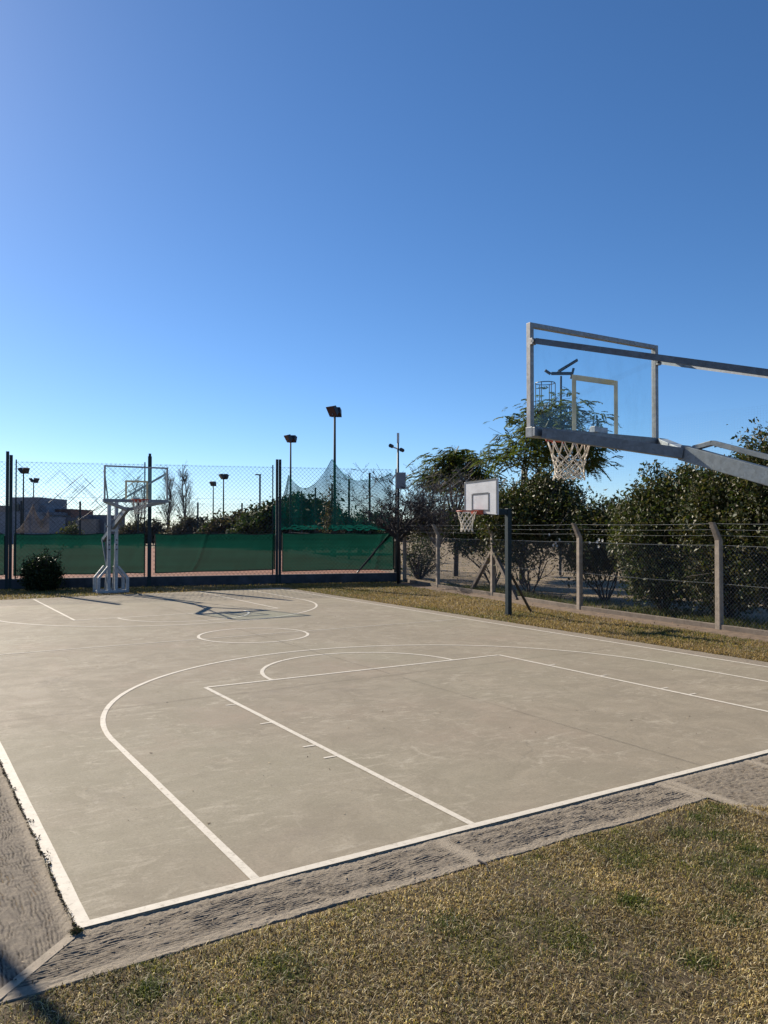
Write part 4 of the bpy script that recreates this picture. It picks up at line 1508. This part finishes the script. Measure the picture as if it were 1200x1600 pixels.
bare_shrub("bare_shrub", base_at(623, 29.6), "dark leafless shrub with thick black trunk at the end of the green windscreens", 31, 1.70, 16, 1.55, 1.0, 'bark_dark', 5, 0.045)
bare_shrub("bare_shrub", base_at(684, 30.2), "pale twiggy leafless shrub between the camera pole and the side hoop", 32, 1.45, 14, 1.75, 0.62, 'bark_pale', 5, 0.040, [(0.10, 0.085, 0.06), (0.09, 0.10, 0.03)], 700)
shrub("bush", base_at(655, 31.5), [((0, 0, 1.1), (0.9, 0.9, 0.6)), ((0.3, 0.2, 0.6), (0.6, 0.6, 0.5))],
      "low scrubby bush of thin stems under the two bare shrubs", "bush", 90, 40, 0.18, 0.05, GREEN_DARK + GREEN_MID, nst=9, hst=1.3, rst=0.05, spread=0.6, seed=33)

# --- round dark bush by the far left grass
b = base_at(66, 26.0)
shrub("round_bush", b, [((0, 0, 0.57), (0.56, 0.56, 0.45)), ((0, 0, 0.32), (0.46, 0.46, 0.32))], "round dark bush on the grass in front of the left windscreen", "bush", 330, 60, 0.10, 0.045, [(0.014, 0.026, 0.008), (0.020, 0.032, 0.010), (0.030, 0.042, 0.010)], nst=6, hst=0.6, rst=0.02, seed=41, zmin=0.03, sprouts=16)


# --- background trees behind the courts
def far_tree(name, u, d, v0, w_px, label, seed, pal, ncl, per=26, low=1.2, mat='leaf_far', cat="tree", lsz=0.16, rzk=1.0):
    rg = np.random.default_rng(seed)
    b = base_at(u, d)
    s = d / FPX
    top = CH + (824 - v0) * s
    hw = w_px * s / 2
    lob = []
    n = 9
    for k in range(n):
        q = (k + .5) / n * 2 - 1
        prof = math.sqrt(max(0.12, 1 - q * q * .9))
        hz = (top - low) * prof * rg.uniform(.82, 1.0)
        lob.append(((rx * q * hw * .8, ry * q * hw * .8, low + hz * 0.5 - 0.2), (hw * .34, hw * .45, hz * 0.52)))
    t = thing(name, (b[0], b[1], -0.04), label, cat)
    m = MB()
    m.tube([(0, 0, 0), (0.05, 0, low), (0, 0, top * 0.6)], [0.22, 0.17, 0.07], 7, cap=False)
    for k in range(5):
        a = k * 1.25
        m.tube([(0, 0, low * .8), (math.cos(a) * hw * .3, math.sin(a) * hw * .3, low + (top - low) * .35), (math.cos(a) * hw * .6, math.sin(a) * hw * .5, low + (top - low) * .55)], [0.1, 0.07, 0.03], 5, cap=False)
    m.build("trunk", M['bark'], t)
    L = [(np.array(c_), np.array(r_)) for c_, r_ in lob]
    P = blob_clusters(L, ncl, per, 0.30, rg, 0.2)
    P = P[P[:, 2] > 0.3]
    V, F, cols = leaf_mesh(P, lsz, rg, pal)
    np_mesh("crown", V, F, M[mat], t, cols)
    return t


far_tree("dome_tree", 462, 64, 768, 185, "wide dark green dome shaped tree behind the green ball net", 51, GREEN_FAR, 1500, 26, 0.8)
far_tree("hedge_bush", 375, 70, 794, 130, "brownish sloping hedge bush left of the dome tree", 52, BROWN_FAR + GREEN_FAR[:1], 700, 26, 0.4, cat="bush")
far_tree("hedge_bush", 300, 84, 806, 90, "low brown scrub in front of the bare poplars", 53, BROWN_FAR, 420, 24, 0.3, cat="bush")
far_tree("hedge_bush", 225, 92, 808, 90, "low dark scrub right of the dark cubic house", 54, BROWN_FAR, 420, 24, 0.3, cat="bush")
far_tree("hedge_bush", 112, 80, 818, 34, "small yellow-green bush in front of the far houses", 55, [(0.12, 0.12, 0.04), (0.09, 0.10, 0.035)], 130, 24, 0.3, cat="bush")
far_tree("hedge_bush", 562, 62, 806, 60, "small dark tree between the dome tree and the bare shrub", 56, GREEN_FAR, 280, 24, 0.8)


def poplar(u, d, v0, label, seed):
    rg = np.random.default_rng(seed)
    b = base_at(u, d); h = CH + (824 - v0) * d / FPX
    t = thing("bare_poplar", (b[0], b[1], -0.04), label, "tree", "bare poplars behind the clay court")
    m = MB(); tips = []
    for q in range(2):
        o = rg.normal(size=2) * 0.6
        pts = [(o[0] * .3, o[1] * .3, 0), (o[0] * .6, o[1] * .6, h * .35), (o[0] + rg.normal() * .3, o[1], h * .7), (o[0] + rg.normal() * .3, o[1], h * (1 - .12 * q))]
        m.tube(pts, [0.11, 0.08, 0.045, 0.02], 6, cap=False)
        for k in range(52):
            s = rg.uniform(0.18, 0.97)
            i = min(2, int(s * 3)); f = s * 3 - i
            p = np.array(pts[i]) * (1 - f) + np.array(pts[i + 1]) * f
            a = rg.uniform(0, 2 * math.pi)
            L = h * 0.20 * (1.1 - s) + 0.35
            e = np.array([math.cos(a) * .55, math.sin(a) * .55, 1.0])
            q2 = p + e * L * .6; q3 = p + e * L + np.array([0, 0, .2])
            m.tube([p, q2, q3], [0.022, 0.016, 0.011], 4, cap=False)
            for _ in range(4):
                e2 = e + rg.normal(size=3) * .5
                s2 = p + (q3 - p) * rg.uniform(.3, 1)
                m.tube([s2, s2 + e2 * L * .4], [0.012, 0.009], 3, cap=False)
                tips.append(s2 + e2 * L * .4)
    m.build("trunk", M['bark_dark'], t)
    tp = np.array(tips)
    P = tp[rg.integers(0, len(tp), 160)] + rg.normal(size=(160, 3)) * .12
    V, F, cols = leaf_mesh(P, 0.09, rg, [(0.14, 0.10, 0.04), (0.10, 0.09, 0.04)])
    np_mesh("leaves", V, F, M['leaf_far'], t, cols)


poplar(263, 88, 737, "left bare poplar seen beside the far backboard's right edge", 61)
poplar(291, 92, 729, "right and taller bare poplar between the fence posts", 62)
poplar(213, 95, 752, "bare poplar seen through the far backboard glass", 63)

# vine climbing the tallest lamp pole
rg = np.random.default_rng(70)
vp = side(LAMP1 + 0.6, 0)
vn = thing("climbing_vine", (vp[0], vp[1], 0.3), "brown climbing vine at the foot of the tallest floodlight pole", "vine")
m = MB(); tips = []
stems(m, (0, 0, 0), 6, 2.3, 0.10, 0.03, rg, tips, 2, wig=0.08)
m.build("stem", M['bark'], vn)
zz = rg.uniform(0.6, 4.6, 2600)
P = np.stack([rg.normal(size=2600) * (0.42 - 0.06 * zz), rg.normal(size=2600) * 0.3, zz], 1)
V, F, cols = leaf_mesh(P[rg.random(2600) > np.clip((zz - 2.2) * .4, 0, .8)], 0.06, rg, BROWN_FAR)
np_mesh("foliage", V, F, M['leaf_far'], vn, cols)

# wood at the far edge of the field: reads as one mass
rg = np.random.default_rng(80)
lob = []
for k in range(46):
    u = 560 + k * 18 + rg.uniform(-9, 9); d = rg.uniform(105, 135)
    b = base_at(u, d); hh = rg.uniform(2.6, 5.6)
    lob.append((np.array([b[0], b[1], hh * .48]), np.array([rg.uniform(1.6, 3.2), rg.uniform(1.6, 3.2), hh * .52])))
P = blob_clusters(lob, 2600, 20, 0.45, rg, 0.2)
V, F, cols = leaf_mesh(P[P[:, 2] > 0], 0.24, rg, [(0.030, 0.038, 0.020), (0.04, 0.045, 0.024), (0.05, 0.045, 0.03)])
tag(np_mesh("far_wood", V, F, M['leaf_far'], None, cols), "dark band of far trees along the horizon beyond the field", "trees", kind="stuff")

# small bare tree out in the field
bare_shrub("bare_tree", base_at(742, 66), "tiny bare tree standing alone out in the dry field", 81, 1.1, 6, 1.0, 0.9, 'bark_dark', 3, 0.06)

# tall pale net far behind the bushes on the right
pn = thing("ball_net", (0, 0, 0), "very faint tall pale net in the sky behind the bushes on the right", "net")
p0, p1 = base_at(905, 52), base_at(1420, 44)
dd = (p1 - p0)[:2]; LL = np.linalg.norm(dd); dd = dd / LL
m = MB()
net_sheet(m, (lambda k: np.array([p0[0] + dd[0] * k, p0[1] + dd[1] * k, 0]), 0.0, LL), lambda k: 8.6 + 1.3 * k / LL, lambda k: 0.2, 0.16, 0.0014)
m.build("netting", M['pnet'], pn)
m = MB()
for k in (0, LL * .5, LL):
    m.tube([(p0[0] + dd[0] * k, p0[1] + dd[1] * k, 0), (p0[0] + dd[0] * k, p0[1] + dd[1] * k, 3.0)], 0.05, 6)
m.build("pole", M['steel_dark'], pn)


# ================================================================== GRASS and LITTER (stuff)
def blades(name, P, Lmin, Lmax, wd, colfn, rg, label, lay=0.6, mat='grass', z0=-0.013):
    N = len(P)
    a = rg.uniform(0, 2 * math.pi, N)
    d = np.stack([np.cos(a), np.sin(a)], 1)
    L = rg.uniform(Lmin, Lmax, N)
    ly = np.clip(rg.normal(lay, 0.22, N), 0.05, 1.0)
    upz = np.cos(ly * math.pi / 2); out = np.sin(ly * math.pi / 2)
    sd = np.stack([-d[:, 1], d[:, 0]], 1) * (wd * rg.uniform(0.6, 1.4, N))[:, None] / 2
    V = np.empty((N, 5, 3))
    bx_ = P
    V[:, 0, :2] = bx_ + sd; V[:, 1, :2] = bx_ - sd
    V[:, 0, 2] = V[:, 1, 2] = z0
    mid = bx_ + d * (L * out * 0.45)[:, None]
    V[:, 2, :2] = mid - sd * 0.8; V[:, 3, :2] = mid + sd * 0.8
    V[:, 2, 2] = V[:, 3, 2] = z0 + L * upz * 0.62 + 0.006
    V[:, 4, :2] = bx_ + d * (L * out)[:, None] + rg.normal(size=(N, 2)) * (L * .12)[:, None]
    V[:, 4, 2] = z0 + L * upz * rg.uniform(0.45, 1.0, N) + 0.004
    o = np.arange(N)[:, None] * 5
    F1 = np.concatenate([o + 0, o + 1, o + 2, o + 3], 1)
    F2 = np.concatenate([o + 3, o + 2, o + 4, o + 4], 1)
    cols = np.repeat(colfn(P, rg), 5, 0)
    # triangles for everything, to keep one face size
    T = np.concatenate([np.concatenate([o, o + 1, o + 2], 1), np.concatenate([o, o + 2, o + 3], 1), np.concatenate([o + 3, o + 2, o + 4], 1)])
    return tag(np_mesh(name, V.reshape(-1, 3), T, M[mat], None, cols), label, "grass", kind="stuff")


def lawn_cols(P, rg):
    N = len(P)
    dry = np.array([(0.50, 0.375, 0.17), (0.30, 0.215, 0.09), (0.76, 0.62, 0.36), (0.15, 0.098, 0.045), (0.055, 0.037, 0.019), (0.40, 0.30, 0.105)])
    grn = np.array([(0.14, 0.155, 0.030), (0.23, 0.225, 0.042), (0.085, 0.10, 0.022), (0.29, 0.26, 0.055)])
    gmask = fbm(P[:, 0] * 1.5, P[:, 1] * 1.5, 3) * 0.6 + fbm(P[:, 0] * 5, P[:, 1] * 5, 9) * 0.5
    left = np.clip((-3.2 - P[:, 0]) / 2.6, 0, 1)
    pg = np.clip((gmask - 0.55) * 4.5, 0.09, 0.85) + left * 0.22
    isg = rg.random(N) < pg
    c_ = np.where(isg[:, None], grn[rg.integers(0, 4, N)], dry[rg.integers(0, 6, N)])
    tone = 0.62 + 0.85 * np.clip(fbm(P[:, 0] * 2.6, P[:, 1] * 2.6, 61) * 1.5 - 0.25, 0, 1)
    return c_ * (rg.uniform(0.6, 1.35, N) * tone)[:, None]


rg = np.random.default_rng(101)
N = 400000
P = np.stack([rg.uniform(-6.8, 0.3, N), rg.uniform(-3.4, -0.50, N)], 1)
edge = -0.500 + 0.06 * (vnoise(P[:, 0] * 4, P[:, 0] * 0, 7) - 0.5) + 0.02 * (vnoise(P[:, 0] * 17, P[:, 0] * 0, 8) - 0.5)
edge = np.where(P[:, 0] > -0.62, np.minimum(edge, -0.6 - (P[:, 0] + 0.62) * 0.95), edge)
P = P[(P[:, 1] < edge)]
dens = -0.05 + 1.65 * fbm(P[:, 0] * 2.2, P[:, 1] * 2.2, 21)
P = P[rg.random(len(P)) < dens]
blades("lawn_grass", P, 0.010, 0.036, 0.0034, lawn_cols, rg, "short half dry lawn in the foreground, straw brown with green tufts", 0.66)
# long pale straws on top
P = np.stack([rg.uniform(-6.5, 0.0, 14000), rg.uniform(-3.2, -0.56, 14000)], 1)
P = P[(P[:, 0] < -0.7) | (P[:, 1] < -1.1)]
blades("lawn_straw", P, 0.012, 0.055, 0.0027, lambda P, r_: np.array([(0.80, 0.71, 0.48), (0.68, 0.57, 0.34), (0.55, 0.43, 0.22)])[r_.integers(0, 3, len(P))] * r_.uniform(.7, 1.2, len(P))[:, None], rg, "pale dead straws lying over the foreground lawn", 0.90, z0=0.002)
# green tufts
tc = np.array([(-1.35, -0.85), (-1.15, -1.0), (-1.55, -1.22), (-2.0, -0.95), (-1.0, -0.72), (-1.75, -1.55), (-2.4, -1.3), (-1.45, -1.5), (-2.6, -1.9), (-3.4, -1.0), (-2.1, -1.7), (-0.75, -0.68), (-4.3, -0.9), (-4.9, -0.75), (-3.0, -1.5), (-1.2, -1.25)])
P = np.concatenate([c_ + rg.normal(size=(420, 2)) * rg.uniform(.04, .10) for c_ in tc])
P = P[P[:, 1] < -0.56]
blades("green_tufts", P, 0.02, 0.05, 0.0036, lambda P, r_: np.array([(0.095, 0.125, 0.028), (0.13, 0.15, 0.03), (0.07, 0.095, 0.024)])[r_.integers(0, 3, len(P))] * r_.uniform(.7, 1.25, len(P))[:, None], rg, "scattered small tufts of fresh green grass in the foreground lawn", 0.55)


def strip_cols(P, rg):
    N = len(P)
    dry = np.array([(0.36, 0.26, 0.115), (0.30, 0.21, 0.09), (0.42, 0.32, 0.16), (0.21, 0.145, 0.07)])
    grn = np.array([(0.15, 0.15, 0.036), (0.20, 0.18, 0.045), (0.11, 0.115, 0.03)])
    gm = fbm(P[:, 0] * 0.9, P[:, 1] * 0.5, 33)
    isg = rg.random(N) < np.clip((gm - 0.45) * 2.6 + 0.022 * (P[:, 1] - 7), 0.04, 0.6)
    return np.where(isg[:, None], grn[rg.integers(0, 3, N)], dry[rg.integers(0, 4, N)]) * rg.uniform(.7, 1.25, N)[:, None]


N = 120000
y = rg.uniform(-2, 22.5, N); x0 = 5.56; x1 = np.interp(y, [p[1] for p in RP], [p[0] for p in RP]) - 0.75
x = x0 + (x1 - x0) * rg.random(N) ** 1.15
P = np.stack([x, y], 1)
P = P[rg.random(len(P)) < 0.25 + 1.1 * fbm(P[:, 0] * 1.3, P[:, 1] * 1.3, 44)]
blades("strip_grass", P, 0.03, 0.075, 0.011, strip_cols, rg, "sunlit yellowish grass strip between the court and the concrete post fence", 0.62)
N = 46000
P = np.stack([rg.uniform(-9, 10.5, N), rg.uniform(20.45, 25.5, N)], 1)
wy = FA[1] + (P[:, 0] - FA[0]) * FD[1] / FD[0] - 0.28
P = P[P[:, 1] < wy]
blades("far_grass", P, 0.03, 0.09, 0.013, strip_cols, rg, "grass strip between the far court edge and the low dark wall", 0.5)
# taller green grass behind the fence kerb
N = 42000
y = rg.uniform(1, 18, N); x = np.interp(y, [p[1] for p in RP], [p[0] for p in RP]) + 0.12 + np.abs(rg.normal(size=N)) * 0.7
P = np.stack([x, y], 1)
P = P[rg.random(len(P)) < np.clip((fbm(P[:, 0] * .8, P[:, 1] * 0.8, 55) - 0.38) * 4, 0.03, 1)]
blades("fence_grass", P, 0.08, 0.22, 0.012, lambda P, r_: np.array([(0.10, 0.12, 0.03), (0.075, 0.10, 0.026), (0.16, 0.14, 0.05)])[r_.integers(0, 3, len(P))] * r_.uniform(.7, 1.2, len(P))[:, None], rg, "taller green grass growing behind the fence kerb", 0.35)
# field grass clumps
N = 30000
P = np.stack([rg.uniform(9.5, 45, N), rg.uniform(2, 60, N)], 1)
P = P[P[:, 0] > np.interp(P[:, 1], [p[1] for p in RP], [p[0] for p in RP]) + 0.5]
P = P[~((P[:, 0] < 11.5) & (P[:, 1] > 20.5))]
blades("field_grass", P, 0.04, 0.13, 0.03, strip_cols, rg, "sparse dry grass over the field beyond the fence", 0.85)

# dead leaves
N = 5200
y = np.concatenate([rg.uniform(1, 21, 6500), rg.normal(16.5, 1.8, 1400)]); N = len(y)
x = np.interp(y, [p[1] for p in RP], [p[0] for p in RP]) - np.abs(rg.normal(size=N)) * 0.45 + 0.15
P3 = np.stack([x, y, rg.uniform(-0.04, -0.015, N)], 1)
V, F, cols = leaf_mesh(P3, 0.032, rg, [(0.16, 0.09, 0.055), (0.22, 0.13, 0.08), (0.10, 0.065, 0.05), (0.30, 0.21, 0.15)], flat=0.75, fold=0.35)
tag(np_mesh("leaf_litter", V, F, M['litter'], None, cols), "brown dead leaves scattered along the fence kerb", "dead leaves", kind="stuff")
# crumbs, dirt and leaf bits on slab and apron
N = 420
P3 = np.stack([rg.uniform(XL, XR, N), rg.uniform(0.1, 12, N), np.full(N, 0.008)], 1)
Q3 = np.stack([rg.uniform(-5.6, -0.6, 260), rg.uniform(-0.53, -0.06, 260), np.full(260, 0.004)], 1)
V, F, cols = leaf_mesh(np.concatenate([P3, Q3]), 0.009, rg, [(0.08, 0.06, 0.045), (0.16, 0.12, 0.08), (0.35, 0.29, 0.2)], flat=0.85, fold=0.3)
tag(np_mesh("ground_debris", V, F, M['litter'], None, cols), "tiny leaf bits and crumbs scattered on the concrete", "debris", kind="stuff")
# weeds and dirt in the gap along the left sideline
m = MB()
N = 1500
y = rg.uniform(-0.06, 5.5, N)
k = vnoise(y * 6, y * 0, 91) ** 2
P3 = np.stack([-5.071 + rg.normal(size=N) * 0.005 + 0.045 * np.clip(k - 0.42, 0, 1) * rg.random(N) * 2.0, y, 0.002 + 0.016 * rg.random(N) * (0.4 + k)], 1)
V, F, cols = leaf_mesh(P3, 0.008, rg, [(0.045, 0.032, 0.022), (0.07, 0.045, 0.03), (0.055, 0.055, 0.022), (0.09, 0.065, 0.04)], flat=0.3)
tag(np_mesh("gap_weeds", V, F, M['litter'], None, cols), "dark dry weeds and dirt in the gap beside the left sideline", "weeds", kind="stuff")
P3 = np.stack([-5.075 + rg.normal(size=260) * 0.013, -0.060 + rg.normal(size=260) * 0.011, 0.002 + 0.016 * rg.random(260)], 1)
V, F, cols = leaf_mesh(P3, 0.008, rg, [(0.06, 0.07, 0.022), (0.10, 0.09, 0.03), (0.07, 0.05, 0.03)], flat=0.2)
tag(np_mesh("corner_weed", V, F, M['litter'], None, cols), "small green weed growing at the near left court corner", "weed")
# twig on the lawn edge at the apron joint
m = MB()
m.tube([(-2.80, -0.475, 0.008), (-2.795, -0.55, 0.012), (-2.83, -0.60, -0.005)], [0.008, 0.007, 0.004], 5)
tag(m.build("twig", M['bark_dark']), "short dark twig lying at the lawn edge by the apron joint", "twig")
